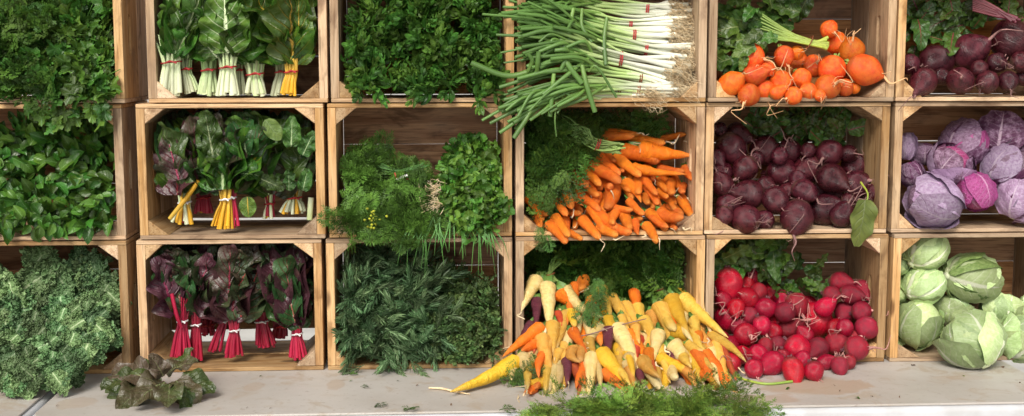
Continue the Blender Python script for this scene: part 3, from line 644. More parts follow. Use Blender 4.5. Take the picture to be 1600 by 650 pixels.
# carrot fronds
TF = [T_frond(.15, 11, .011, 60+k, .34, .32, .9, 5) for k in range(5)]
heap(('carrot_top_mass', (3, 1)), 'feathery carrot greens at the back left of the orange carrots', 'carrot greens', [(815, 180), (860, 172), (1040, 174), (1044, 196), (960, 206), (925, 235), (895, 268), (860, 290), (835, 308), (818, 300), (812, 230)], lambda x, y: .11+max(0, (x-870))*.0010-max(0, y-230)*.0011, TF, 'frond', 130, 260, 'frond', (.6, 1.0), lambda x, y: (-.8, -.3, -.1), .6, gap=4, seed=11)
heap(('carrot_top_mass', (3, 2)), 'dark feathery greens behind the yellow carrots in the bottom crate', 'carrot greens', [(828, 430), (840, 395), (1050, 385), (1052, 490), (1000, 500), (830, 450)], lambda x, y: .17+(450-y)*.0003, TF, 'frond', 150, 300, 'frond', (.7, 1.1), lambda x, y: (.0, -.3, .7), .7, gap=4, seed=12)
TF2 = [T_frond(.11, 9, .0125, 160+k, .36, .27, .9, 4) for k in range(4)]
def yt(px, py, Z=ZT): return float(PZ(px, py, Z)[1])
heap('carrot_top_fringe', 'bright carrot greens trailing along the table front under the carrots', 'carrot greens', [(840, 632), (900, 622), (960, 612), (1040, 610), (1100, 608), (1140, 618), (1168, 636), (1172, 654), (1000, 660), (840, 658)], lambda x, y: min(yt(x, min(y, 640), ZT+.016), -.24), TF2, 'frondb', 170, 110, 'frond', (.5, .85), lambda x, y: (.4*(x-1000)/150, -.6, -.02), .45, (0, -.35, 1), .3, depth=.03, gap=4, lumpy=.0, seed=13, jit=.015)
heap('carrot_top_tuft', 'small tuft of carrot leaf caught at the front left of the orange carrots', 'carrot greens', [(840, 348), (858, 345), (862, 372), (845, 376)], lambda x, y: -.03, TF, 'frond', 10, 0, 'frond', (.2, .35), lambda x, y: (0, -.2, -1), .4, seed=14)
heap('carrot_top_tuft', 'small tuft of green leaf lying on the uppermost orange carrots', 'carrot greens', [(868, 270), (885, 265), (882, 295), (870, 292)], lambda x, y: .03, TF, 'frond', 8, 0, 'frond', (.2, .35), lambda x, y: (0, -.2, -1), .4, seed=15)
heap('carrot_top_tuft', 'pale carrot leaf tangle at the left of the yellow carrots', 'carrot greens', [(805, 560), (850, 550), (850, 600), (815, 625)], lambda x, y: -.2, TF, 'frond', 22, 0, 'frond', (.25, .5), lambda x, y: (0, -.2, -1), .6, seed=16)
heap('carrot_top_tuft', 'green carrot leaf hanging among the yellow carrots near the crate centre', 'carrot greens', [(915, 425), (940, 430), (932, 480), (915, 470)], lambda x, y: -.02, TF, 'frond', 16, 0, 'frond', (.3, .5), lambda x, y: (0, -.2, -1), .5, seed=17)

# ------------------------------------------------------------------ kale
KT = [mesh('leaf', T_kale(.15, .14, k), 'kale') for k in range(6)]
def kale(label, leaves, base, seed):
    q = random.Random(seed); th = thing('kale_bunch', label, 'kale', base)
    for (x, y, Y, dx, dz, s) in leaves:
        part('leaf', q.choice(KT), th, frame(P(x, y, Y), (dx, q.uniform(-.4, -.1), dz), (q.gauss(0, .3), -1, q.uniform(.1, .6)), s*q.uniform(.9, 1.1)))
    return th
def kpts(poly, n, yf, seed, s, dirf):
    q = random.Random(seed); return [(x, y, yf(x, y)+q.uniform(-.02, .015), *dirf(x, y, q), s*q.uniform(.8, 1.25)) for x, y in sample(poly, n, q, 14)]
KB = kale('curly kale leaves standing at the back of the bottom left crate', kpts([(-10, 430), (60, 420), (150, 430), (180, 445), (186, 560), (-10, 560)], 40, lambda x, y: .10-(y-430)*.0005, 1, .62, lambda x, y, q: (q.gauss(0, .5), .9))+[(178, 548, .03, .05, 1, .62), (165, 520, .02, .1, 1, .6)], P(100, 560, .06), 2)
kale('big curly kale bunch sprawling out of the crate onto the table', kpts([(30, 505), (75, 465), (168, 455), (178, 485), (162, 515), (118, 552), (82, 582), (40, 590), (14, 582), (14, 550)], 50, lambda x, y: np.interp(y, [455, 520, 590], [.0, -.09, -.23]), 3, .46, lambda x, y, q: (q.gauss(-.3, .6), -.6))+[(52, 590, -.23, -.3, .4, .4), (85, 592, -.22, .4, .3, .4), (40, 572, -.23, -.8, .2, .38)], P(90, 600, -.15), 1)
th = KB
for k in range(4): part('stem', mesh('stem', T_tube([P(-8, 548+k*9, -.01), P(8, 552+k*6, -.02), P(24, 545+k*5, -.01)], [.006, .004], 8, 6), 'greenstem'), th)

# ------------------------------------------------------------------ chard
CT = [T_leaf(.19, w, 28, 19, 'chard', c, a, .5, 2.5, .085, k) for k, (a, w, c) in enumerate(((.6, .115, .3), (1.1, .10, .7), (.2, .12, .1), (1.7, .11, .4), (-.5, .10, -.4), (.9, .09, 1.0)))]
CL = {m: [mesh('leaf', t, m) for t in CT] for m in ('chard', 'chardy', 'chardd', 'chardp', 'lettuce')}
BT = [T_leaf(.12, .065, 14, 9, 'chard', .2, a, .4, 3, .04, 20+k) for k, a in enumerate((.5, 1.1, .1))]
def ring(c, rx, ry, r, tilt=.12):
    a = np.linspace(0, 2*np.pi, 25); return T_tube([(c[0]+rx*math.cos(t), c[1]+ry*math.sin(t), c[2]+tilt*rx*math.cos(t)) for t in a], r, 40, 6)
def bunch(label, tie, bot, tw, bw, Y, stems, leaves, row, n=10, nl=8, L=1.0, fan=.5, tie_mat='tie', over=.03, seed=0, top=None, fwd=-.15, lw=1.0):
    CELL = CR[(1, row)]; nl = int(nl*1.6)+1; n = int(n*1.5); bw *= .9; over = over+.025; q = random.Random(seed); s = mpp(Y); tc = P(tie[0], tie[1], Y); bc = P(bot[0], bot[1], Y); bc[2] = max(FL[row]+.004, bc[2]); r = .5*s*tw
    th = thing('chard_bunch', label, 'chard', (bc[0], Y, FL[row]+.002), 'tied chard bunches')
    for k in range(n):
        f = (k+.5)/n*2-1; d = q.uniform(-.6, .6)*math.sqrt(max(0, 1-f*f))
        b0 = np.array([bc[0]+f*.5*s*bw+q.gauss(0, .004), Y+d*bw*s*.4-.002, bc[2]+q.uniform(0, .012)])
        b1 = np.array([tc[0]+f*r*.82, Y+d*r, tc[2]]); b2 = np.array([tc[0]+f*r*1.5+q.gauss(0, .004), Y+d*r*2+.005, tc[2]+over*q.uniform(.8, 1.4)])
        rr = r*.88/math.sqrt(n)*q.uniform(.7, 1.3)
        part('stem', mesh('stem', T_tube([b0, b0*.45+b1*.55+np.array([0, -.001, 0]), b1, b2], [rr*q.uniform(1.1, 1.45), rr*1.1, rr*.9, rr*.45], 10, 8, .75), q.choice(stems)), th)
    part('tie', mesh('tie', ring(tc, r*1.05, r*.95, .0021), tie_mat), th)
    part('tie', mesh('tie', T_tube([tc+np.array([-.3*r, -r, 0]), tc+np.array([.2*r, -r*1.25, .003]), tc+np.array([.8*r, -r*1.3, -.002])], .0024, 6, 5), tie_mat), th)
    tz = top if top else ROWZ[row]+CH-TS-.012
    for k in range(nl):
        f = (k+.5)/nl*2-1 if nl > 1 else 0; a = f*fan+q.gauss(0, .12); o = q.choice([.02, .05, .09]) if k % 2 else .015
        i_ = q.randrange(len(CT)); cl = CL[q.choice(leaves)][i_]; xa, xb, z0 = CELL
        for tr_ in range(14):
            p = np.array([tc[0]+f*r*1.2+math.sin(a)*o, Y+q.uniform(-.022, .03)+.008*(k % 3), tc[2]+.012+o]); l = min(1.1, max(.35, (tz-p[2])/.18/max(.5, math.cos(a))))*q.uniform(.9, 1.15)*L*(1-.03*tr_)
            m = frame(p, (math.sin(a), fwd*q.uniform(-.5, 1), math.cos(a)), (q.gauss(0, .5), -1, q.uniform(-.1, .4)), (l*q.uniform(.85, 1.15)*lw, l, l)); A = np.array(m); V = CT[i_]['V']@A[:3, :3].T+A[:3, 3]; Q = V[V[:, 1] > -.006]
            if V[:, 1].max() < CDEP-.015 and (not len(Q) or (Q[:, 0].min() > xa+TE+.002 and Q[:, 0].max() < xb-TE-.002 and Q[:, 2].max() < z0+CH-TS-.002)): break
            a = a*.8+(.12 if tc[0] < (xa+xb)/2 else -.12)*(tr_ % 3)*.5; o *= .8
        else: continue
        part('leaf', cl, th, m)
    return th
def Z2(x, y): return 200+x/3.6125, y/3.6125
k = 3.6125
bunch('green chard bunch with thick white stems at the far left of its crate', Z2(245, 352), Z2(235, 548), 105/k, 130/k, .025, ['whitestem'], ['chard'], 0, 11, 9, 1, .35, seed=1, top=1.79, lw=.8)
bunch('slim chard bunch leaning right beside the far left white-stemmed one', Z2(330, 390), Z2(362, 532), 60/k, 85/k, .055, ['greenstem', 'whitestem'], ['chard'], 0, 8, 6, .8, .4, seed=2)
bunch('light green stemmed chard bunch just left of the big white-ribbed leaf', Z2(455, 395), Z2(450, 546), 80/k, 98/k, .045, ['greenstem'], ['chard'], 0, 9, 6, .8, .4, seed=3)
b4 = bunch('chard bunch with a big white-ribbed leaf, centre of the top crate', Z2(562, 380), Z2(558, 548), 92/k, 120/k, .02, ['whitestem'], ['chard'], 0, 11, 6, 1, .5, seed=4, top=1.79)
CB = mesh('leaf', T_leaf(.19, .125, 30, 23, 'chard', .2, .3, .4, 3.5, .085, 77), leaf_mat('white_ribbed_chard_leaf', (.028, .10, .02), (.06, .15, .035), (.58, .68, .42), .07, 7, .55, .42, .9, .4, .12, None, 26))
part('leaf', CB, b4, frame(P(200+562/k, 300/k, -.005), (-.03, -.12, 1), (0, -1, .1), (1.05, .85, .85)))
part('leaf', CB, b4, frame(P(200+505/k, 325/k, .0), (-.4, -.1, .5), (-.2, -1, .3), (.45, .4, .4)))
bunch('small pale chard bunch tucked behind the central white-ribbed one', Z2(632, 395), Z2(640, 540), 40/k, 60/k, .065, ['greystem'], ['chard'], 0, 6, 4, .8, .35, seed=5)
bunch('pale stemmed chard bunch right of the central white-ribbed one', Z2(718, 418), Z2(722, 546), 92/k, 115/k, .04, ['greenstem', 'whitestem', 'greystem'], ['chard'], 0, 10, 7, .95, .4, seed=6)
bunch('grey-green stemmed chard bunch behind the yellow-stemmed one', Z2(862, 405), Z2(838, 546), 60/k, 65/k, .06, ['greystem'], ['chard'], 0, 7, 4, .9, .4, seed=7)
bunch('chard bunch with bright yellow stems at right of top crate', Z2(922, 405), Z2(905, 552), 72/k, 95/k, .02, ['yellowstem'], ['chardy'], 0, 10, 8, 1, .55, seed=8, top=1.79, over=.05)
k = 2.709
def Z8(x, y): return 200+x/k, 150+y/k
r1 = bunch('rainbow chard bunch with yellow, red and white stems, left front', Z8(240, 450), Z8(238, 542), 52/k, 85/k, .03, ['yellowstem', 'yellowstem', 'redstem', 'whitestem'], ['chardp', 'chard', 'chardd'], 1, 9, 9, 1, .4, 'tiew', .06, 11)
part('stem', mesh('stem', T_tube([P(*Z8(300, 358), .0), P(*Z8(240, 440), .0), P(*Z8(176, 520), .0)], [.006, .0065, .0055], 8, 8), 'yellowstem'), r1)
bunch('dark red and orange stemmed chard bunch in the shade behind', Z8(320, 430), Z8(322, 500), 60/k, 75/k, .13, ['redstem', 'redstem', 'yellowstem'], ['chardd', 'chard'], 1, 9, 7, 1, .45, 'tie', .04, 12)
r3 = bunch('rainbow chard bunch with golden stems in a white tie, centre front', Z8(412, 437), Z8(396, 566), 45/k, 85/k, .01, ['yellowstem'], ['chardy', 'chard', 'chardd'], 1, 9, 9, 1, .5, 'tiew', .04, 13)
bunch('crimson-stemmed chard bunch pressed against the golden-stemmed one', Z8(440, 430), Z8(442, 560), 35/k, 48/k, .02, ['redstem', 'pinkstem', 'yellowstem'], ['chardd', 'chard'], 1, 7, 6, .9, .4, 'tiew', .03, 14)
bunch('red and cream stemmed chard bunch further back, right of centre', Z8(600, 455), Z8(596, 522), 42/k, 52/k, .09, ['redstem', 'whitestem', 'yellowstem'], ['chard', 'chardd'], 1, 8, 8, 1, .5, 'tie', .03, 15)
r6 = bunch('chard bunch with splayed yellow and cream stems at the right wall', Z8(705, 430), Z8(700, 500), 60/k, 110/k, .08, ['yellowstem', 'whitestem', 'yellowstem', 'greystem'], ['chard', 'chardd'], 1, 10, 8, 1, .5, 'tie', .03, 16)
part('stem', mesh('stem', T_tube([P(*Z8(775, 430), .05), P(*Z8(768, 525), .045)], .0075, 6, 8, .6), 'greystem'), r6)
def lone(label, x, y, Y, tan, me, sc, nor=(0, -1, .2), name='chard_leaf', cat='leaf', grp=None):
    o = part(name, me, None, frame(P(x, y, Y), tan, nor, sc)); return tag(o, label, cat, grp)
FLT = {m: mesh('leaf', T_leaf(.13, .105, 20, 15, 'round', .1, .35, .15, 2, .03, 90), m) for m in ('chardy', 'chard', 'paleleaf')}
part('leaf', FLT['chardy'], r3, frame(P(*Z8(505, 425), -.012), (.03, -.15, -1), (0, -1, .1), (.42, .42, .5)))
part('leaf', FLT['paleleaf'], r6, frame(P(*Z8(580, 100), -.012), (.6, -.2, -.75), (.1, -1, .25), (.42, .5, .5)))
part('leaf', CL['chard'][0], r6, frame(P(*Z8(690, 215), .0), (.1, -.2, 1), (.2, -1, .25), .42))
part('leaf', CL['chard'][2], r6, frame(P(*Z8(740, 250), .0), (.4, -.1, .8), (.3, -1, .25), .36))
part('leaf', CL['chard'][1], r3, frame(P(*Z8(500, 250), .0), (-.1, -.1, 1), (0, -1, .1), (.8, .5, .5)))
part('leaf', CL['chard'][2], r3, frame(P(*Z8(430, 300), -.005), (-.62, -.1, .72), (.2, -1, .25), (.5, .52, .5)))
part('leaf', CL['chardp'][2], r1, frame(P(*Z8(215, 355), .0), (-.22, -.1, 1), (.1, -1, .1), (.6, .66, .6)))
part('leaf', CL['chardd'][0], r1, frame(P(*Z8(395, 410), .015), (-.45, -.1, .8), (.1, -1, .2), (.45, .5, .5)))
part('leaf', CL['chard'][0], r3, frame(P(*Z8(560, 350), .0), (.8, -.2, -.3), (.0, -1, .4), (.35, .35, .35)))
part('leaf', CL['chard'][3], r3, frame(P(*Z8(480, 330), -.01), (.75, -.2, .1), (.0, -1, .5), (.36, .34, .36)))
part('leaf', CL['chard'][4], r6, frame(P(*Z8(680, 400), .01), (.1, -.1, .9), (-.3, -1, .2), (.36, .32, .36)))
part('leaf', CL['chard'][1], r6, frame(P(*Z8(740, 400), .0), (.25, -.2, .9), (.2, -1, .3), (.36, .32, .36)))
k = 2.242
def Z6(x, y): return 140+x/k, 360+y/k
D = ['chardp', 'chardd', 'chardp', 'chardd']
d1 = bunch('red chard bunch with long hot-pink stems in a white tie, far left', Z6(325, 318), Z6(320, 448), 36/k, 68/k, .03, ['pinkstem', 'redstem'], D, 2, 9, 8, .95, .5, 'tiew', .03, 21)
part('stem', mesh('stem', T_tube([P(*Z6(288, 222), .0), P(*Z6(303, 290), .0), P(*Z6(322, 340), .01)], [.005, .0055, .005], 7, 8), 'pinkstem'), d1)
bunch('crimson chard bunch half behind the far left hot-pink one', Z6(372, 330), Z6(372, 455), 36/k, 50/k, .05, ['redstem'], D, 2, 8, 6, .9, .4, 'tiew', .03, 22)
bunch('red chard bunch slanting left in a white tie, left of centre', Z6(468, 318), Z6(440, 428), 34/k, 46/k, .08, ['pinkstem', 'redstem'], D, 2, 8, 7, .95, .45, 'tiew', .03, 23)
bunch('short red chard bunch with a pink tie at crate centre', Z6(507, 350), Z6(502, 446), 36/k, 62/k, .04, ['pinkstem', 'redstem'], D, 2, 9, 8, 1, .45, 'tiew', .03, 24)
bunch('red chard bunch standing furthest back, right of centre', Z6(604, 318), Z6(615, 412), 46/k, 68/k, .12, ['redstem', 'pinkstem'], D, 2, 10, 8, 1, .5, 'tiew', .03, 25)
bunch('red chard bunch in a white tie against the right wall', Z6(726, 362), Z6(730, 452), 38/k, 66/k, .04, ['pinkstem', 'redstem'], D, 2, 9, 9, 1, .5, 'tiew', .04, 26)
bunch('shaded red chard bunch at the back left of the crate', Z6(410, 330), Z6(402, 370), 60/k, 70/k, .2, ['redstem'], D, 2, 9, 6, 1, .5, 'tie', .03, 27)
bunch('shaded red chard bunch at the back right of the crate', Z6(668, 335), Z6(664, 380), 50/k, 60/k, .19, ['redstem'], D, 2, 8, 6, 1, .5, 'tie', .03, 28)

# wilted dark leaves on the table
th = thing('wilted_leaf_bunch', 'wilted dark green and bronze leaf bunch lying on the table', 'leaves', PZ(245, 620, ZT+.002)); q = random.Random(4)
LW = [mesh('leaf', T_leaf(.15, .105, 24, 17, 'chard', .25, a, .38, 1.7, .07, 50+i), 'lettuce') for i, a in enumerate((.7, 1.2, .3))]
for x, y, h, dx, dy, dz, s in ((262, 590, .035, -1, -.3, -.05, .95), (255, 600, .03, -.9, -.6, -.15, .9), (268, 598, .045, -.35, -.8, .05, .75), (275, 600, .05, .15, -.9, -.1, .7), (285, 596, .045, .55, -.7, -.2, .7), (270, 585, .055, .6, .2, .45, .55), (292, 590, .05, .9, -.2, -.25, .6), (240, 590, .05, -.8, .2, .2, .75), (265, 588, .06, -.1, -.3, .5, .45), (300, 605, .035, .2, -.8, -.3, .5), (235, 605, .03, -.4, -.9, -.2, .65), (290, 578, .05, .25, .1, .8, .42), (225, 595, .04, -.9, -.3, .1, .6)):
    part('leaf', q.choice(LW), th, frame(PZ(x-10, y, ZT+h), (dx, dy, dz), (q.gauss(0, .35), -.6, .8), s))

# ------------------------------------------------------------------ scallions
k = 2.954
def Z4(x, y): return 730+x/k, y/k
def scal(label, pts, ys, n, tie_at, seed, tiecol='tie', w=16, tail=1.0):
    # pts: photo path from roots (right) to the green tips (left); ys: depth along it
    q = random.Random(seed); C = [P(*Z4(x, y), Y) for (x, y), Y in zip(pts, ys)]; th = thing('scallion_bunch', label, 'scallions', C[1], 'tied scallion bunches'); rt = []
    m = len(C)
    n = int(n*1.5)
    for j in range(n):
        a = j/n*6.283+q.uniform(-.3, .3); rad = w*mpp()/k*q.uniform(.5, 1.05); oz, oy = math.sin(a)*rad, math.cos(a)*rad*.6; p = []
        for i in range(m):
            sp = (1.5, 1.0, 1.5, 2.4, 3.6)[min(4, i*4//(m-1))] if i else 1.7
            p.append(C[i]+np.array([q.gauss(0, .012)*(1 if i else 2.0), oy*sp+q.gauss(0, .003), oz*sp+q.gauss(0, .0035)+q.gauss(0, .012)*(i/m)**1.5-(.022*q.random()**2 if i == m-1 else 0)]))
        r = .0043*q.uniform(.7, 1.3)
        part('stalk', mesh('stalk', T_tube(p, [r*1.35, r*1.0, r*.95, r*1.0, r*1.15, r*1.1], 22, 7, .85), 'scallion'), th)
        d = p[0]-p[1]; d /= np.linalg.norm(d); rt.append(tangle(12, p[0], (.003, .003, .003), (d[0]*.8, -.3, -.45), .05, .0009, seed*50+j, .22))
    for j in range(12):
        i0 = C[2]*q.uniform(0, .8)+C[3]*.2 if False else C[2]+(C[3]-C[2])*q.uniform(-.3, .9); e = C[-1]+np.array([q.gauss(.02, .05), q.gauss(-.015, .012), q.gauss(-.01, .03)])
        a0 = i0+np.array([0, -.006, q.gauss(0, .008)]); mid_ = (a0+e)/2+np.array([q.gauss(0, .01), -.012, abs(q.gauss(.006, .012))]); r = .0046*q.uniform(.6, 1.35)
        part('leaf', mesh('leaf', T_tube([a0, mid_, e], [r*.7, r, r*.9], 12, 7, .8), 'scalleaf'), th)
    r_ = part('roots', mesh('roots', join(rt), 'root'), th); r_['kind'] = 'stuff'
    tp = P(*Z4(*tie_at), np.interp(tie_at[0], [x for x, _ in pts][::-1], list(ys)[::-1]))
    rr = w*mpp()/k*1.25; a = np.linspace(0, 2*np.pi, 17)
    for e in (-.0025, .0025): part('tie', mesh('tie', T_tube([(tp[0]+e+.1*rr*math.sin(t), tp[1]+rr*.85*math.cos(t), tp[2]+rr*math.sin(t)) for t in a], .0019, 28, 5), tiecol), th)
scal('scallion bunch lying topmost, its roots against the crate wall', [(965, 45), (835, 42), (620, 22), (420, 15), (250, 25)], [.1, .09, .08, .06, .02], 9, (830, 40), 1, 'tie', 20)
scal('second scallion bunch from the top with a red band', [(980, 105), (752, 112), (580, 82), (400, 60), (240, 40)], [.09, .08, .06, .04, .0], 9, (752, 118), 2, 'tie', 22)
scal('scallion bunch in the upper middle with its band half hidden', [(950, 170), (790, 165), (600, 130), (420, 100), (250, 120)], [.08, .06, .04, .02, -.02], 9, (770, 165), 3, 'tie', 22)
scal('scallion bunch across the middle of the heap with a red band', [(985, 240), (835, 228), (640, 185), (450, 140), (245, 95)], [.055, .05, .03, .01, -.03], 9, (825, 228), 4, 'tie', 22)
scal('front scallion bunch with the brightest white ends and wide band', [(945, 315), (708, 275), (540, 225), (390, 190), (250, 205)], [.03, .01, -.01, -.03, -.05], 10, (708, 272), 5, 'tie', 26)
scal('scallion bunch low at right, its white ends bending down', [(935, 410), (800, 358), (620, 320), (440, 260), (290, 300)], [.03, .025, .0, -.03, -.05], 8, (800, 362), 6, 'tier', 18)
scal('lowest scallion bunch along the crate lip with a rust band', [(925, 415), (790, 412), (600, 400), (400, 415), (230, 470)], [.02, .01, -.02, -.04, -.06], 9, (790, 410), 7, 'tier', 19)
scal('bottom front scallion tops fanning out over the left crate post', [(800, 425), (640, 430), (480, 440), (330, 455), (200, 510)], [.02, .0, -.02, -.045, -.07], 9, (700, 428), 8, 'tier', 14)
q = random.Random(9)
for pts, r, lab in (([(385, 285, -.05), (200, 350, -.06), (18, 290, -.07)], .0075, 'thick scallion leaf reaching furthest left across the mint'), ([(330, 400, -.05), (200, 480, -.075), (68, 556, -.08)], .004, 'thin scallion leaf pointing down left past the crate corner'), ([(300, 500, -.07), (265, 560, -.08), (215, 638, -.085)], .0065, 'scallion leaf hanging lowest in front of the carrot greens'), ([(530, 300, -.05), (550, 390, -.06), (590, 518, -.065)], .0068, 'cut scallion leaf hanging across the crate lip'), ([(400, 340, -.06), (392, 430, -.065), (382, 538, -.07)], .0065, 'short upright scallion leaf hanging over the lip'), ([(645, 80, .02), (632, 180, -.0), (640, 300, -.02)], .006, 'dark scallion leaf lying across the middle bunches'), ([(490, 40, .0), (470, 150, -.02), (485, 260, -.03)], .006, 'bent scallion leaf curling over the upper bunches'), ([(400, 100, -.01), (440, 200, -.04), (465, 270, -.045)], .007, 'broad scallion leaf drooping over the front bunch'), ([(395, 165, -.03), (460, 290, -.055), (530, 385, -.06)], .0075, 'long diagonal scallion leaf on top of the heap'), ([(560, 330, -.05), (600, 310, -.06), (690, 450, -.055)], .0035, 'thin kinked scallion leaf pointing to the lip'), ([(410, 470, -.07), (405, 560, -.075), (412, 630, -.07)], .0022, 'thinnest scallion blade hanging over the carrot greens'), ([(530, 40, .01), (530, 120, -.01), (575, 195, -.02)], .005, 'curled scallion leaf near the centre top'), ([(280, 330, -.06), (300, 280, -.075), (275, 245, -.08)], .006, 'upturned cut scallion end near the crate post'), ([(320, 340, -.06), (325, 290, -.08), (330, 238, -.085)], .0065, 'upright cut scallion end beside the upturned one'), ([(450, 470, -.05), (440, 440, -.06), (480, 415, -.055)], .0035, 'small looped scallion leaf above the lip')):
    C = [P(*Z4(x, y), Y) for x, y, Y in pts]; o = part('scallion_leaf', mesh('scallion_leaf', T_tube(C, [r*.8, r, r*.95], 14, 8, .8), 'scalleaf'), None); tag(o, lab, 'scallion leaf')

# ------------------------------------------------------------------ beets
def beet_T(seed, sq=.95, point=.35):
    pr = []
    for i in range(15):
        a = math.pi*i/14; r = math.sin(a)**.92; z = math.cos(a)*sq
        if z < 0: z *= 1+point*(1-r)**1.5
        pr.append((z, max(r, .02)))
    pr = pr[::-1]; return T_lathe(pr, 20, .13, 1.0, seed)
def tail_T(seed, L=1.4, r=.10):
    q = random.Random(seed); p = [(0, 0, -.98), (q.uniform(-.06, .06), q.uniform(-.06, .06), -1.25), (q.uniform(-.25, .25), q.uniform(-.25, .25), -1.25-L*.4), (q.uniform(-.7, .7), q.uniform(-.7, .7), -1.25-L*.8), (q.uniform(-1.0, 1.0), q.uniform(-1.0, 1.0), -1.2-L)]
    return T_tube(p, [r*1.6, r*.8, r*.42, r*.2], 14, 5)
def hair_T(seed):
    q = random.Random(seed); a = q.uniform(0, 6.28); b = np.array([math.cos(a)*.3, math.sin(a)*.3, -.9]); return T_tube([b*.95, b*1.2+np.array([0, 0, -.15]), b*1.5+np.array([q.uniform(-.4, .4), q.uniform(-.4, .4), -.2]), b*1.3+np.array([q.uniform(-.7, .7), q.uniform(-.7, .7), -.5])], [.035, .02, .01], 9, 4)
def stub_T(seed):
    q = random.Random(seed); ts = []
    for k in range(6):
        a = k*1.05; x, y = math.cos(a)*.12, math.sin(a)*.12; ts.append(T_tube([(x, y, .85), (x*1.6, y*1.6, 1.0+q.uniform(.1, .25))], [.085, .06], 3, 5))
    return join(ts)
BM = {m: [mesh('beet', beet_T(k, .9+.07*(k % 3), (.15, .35, .6)[k % 3]), m) for k in range(6)] for m in ('gold', 'goldred', 'dark', 'red', 'reddull')}
TAIL = {m: [mesh('tap_root', tail_T(k), m) for k in range(7)] for m in ('goldroot', 'darkroot', 'redroot')}
HAIR = {m: [mesh('rootlet', hair_T(k), m) for k in range(5)] for m in ('goldroot', 'darkroot', 'redroot')}
STUB = {m: [mesh('stem_stub', stub_T(k), m) for k in range(2)] for m in ('beetstem', 'beetstemr')}
def beets(name, what, rows, zx, zy, zk, row, mats, tmat, smat, y0, slope, yb, seed, cat='beet', band=22, ymax=.27, ytab=None, group=None, big=1.0):
    q = random.Random(seed); it = [(zx+x/zk, zy+y/zk, r/zk, m) for x, y, r, *m in rows]; lab = layer_labels([(a, b) for a, b, *_ in it], band)
    order = sorted(range(len(it)), key=lambda i: -(it[i][1]+it[i][2]*.6)); placed = []; res = {}
    fl = FL[row]
    for i in order:
        px, py, r, m = it[i]; Y = y0+slope*max(0, (yb-py)/100)
        for step in range(80):
            p = P(px, py, Y); rm = r*mpp(Y)*1.06*big; lo = fl if (Y > -.0) else (ZT if row == 2 else -9)
            if p[2]-rm*.93 < lo-.001 and Y > -.30 and row == 2 and Y < 0: Y -= .004; continue
            if all((p-b).dot(p-b) >= ((rm+s)*.87)**2 for b, s in placed) or Y > ymax-rm: break
            Y += .005
        placed.append((p, rm)); res[i] = (p, rm)
    for i, (p, rm) in res.items():
        m = it[i][3]; mt = m[0] if m else q.choice(mats)
        ax = Vector((q.gauss(0, .55), q.uniform(.2, 1), q.gauss(.15, .5))).normalized()     # crown direction: mostly into the crate
        B = Matrix.Translation(p)@ax.to_track_quat('Z', 'Y').to_matrix().to_4x4()@rotm('Z', q.uniform(0, 6.28))@Matrix.Diagonal((rm, rm, rm*q.uniform(.94, 1.12), 1))
        size = 'large ' if it[i][2] > 1.25*np.mean([z[2] for z in it]) else ('small ' if it[i][2] < .75*np.mean([z[2] for z in it]) else '')
        o = part(name, q.choice(BM[mt]), None, B); tag(o, '%s%s, %s' % (size, what, lab[i]), cat, group or 'beets: '+what)
        for c, me in (('tap_root', q.choice(TAIL[tmat])), ('stem_stub', q.choice(STUB[smat])), ('rootlet', q.choice(HAIR[tmat])), ('rootlet', q.choice(HAIR[tmat]))):
            ch = bpy.data.objects.new(c, me); COL.objects.link(ch); ch.parent = o
G, GR = ('gold',), ('goldred',)
beets('golden_beet', 'golden beet in the top crate', [(187, 475, 60, 'gold'), (287, 535, 55, 'gold'), (307, 320, 60, 'goldred'), (318, 423, 52, 'goldred'), (395, 388, 38, 'goldred'), (487, 315, 50), (480, 398, 46), (375, 505, 50), (468, 465, 58, 'gold'), (560, 352, 52, 'goldred'), (585, 440, 48, 'goldred'), (540, 540, 45), (628, 517, 43), (655, 375, 55, 'goldred'), (755, 390, 68, 'goldred'), (835, 395, 45), (735, 490, 60, 'gold'), (830, 495, 42, 'goldred'), (885, 498, 28), (935, 390, 75, 'goldred'), (740, 165, 45, 'goldred'), (785, 245, 55, 'gold'), (870, 285, 62, 'gold'), (450, 520, 35), (560, 300, 35), (690, 540, 28)], 1090, 0, 3.612, 0, ['gold', 'goldred'], 'goldroot', 'beetstem', -.02, .09, 150, 1, big=1.13)
beets('dark_beet', 'dark beet in the top right crate', [(300, 345, 92), (485, 295, 95), (725, 225, 115), (640, 355, 55), (230, 460, 72), (435, 455, 75), (588, 465, 62), (705, 458, 55), (150, 365, 55), (775, 350, 60), (790, 440, 45), (880, 440, 60), (880, 330, 70), (330, 430, 45), (540, 390, 50)], 1380, 0, 3.609, 0, ['dark'], 'darkroot', 'beetstemr', .02, .10, 130, 2)
beets('dark_beet', 'dark round beet in the middle crate', [(85, 155, 28), (155, 175, 45), (130, 225, 55), (262, 235, 58), (360, 240, 45), (432, 238, 30), (513, 247, 50), (588, 250, 34), (188, 303, 48), (100, 325, 38), (95, 370, 45), (327, 325, 58), (432, 310, 52), (522, 345, 55), (615, 300, 52), (625, 370, 55), (200, 410, 55), (305, 430, 52), (415, 395, 45), (120, 450, 46), (190, 508, 55), (390, 495, 65), (500, 470, 62), (565, 490, 48), (260, 510, 38), (590, 435, 35), (105, 490, 36), (690, 400, 35), (75, 265, 32), (530, 405, 32), (350, 400, 34), (470, 400, 34), (265, 375, 34), (320, 260, 34), (390, 350, 34), (230, 270, 30)], 1090, 140, 2.5, 1, ['dark'], 'darkroot', 'beetstemr', .012, .11, 350, 3)
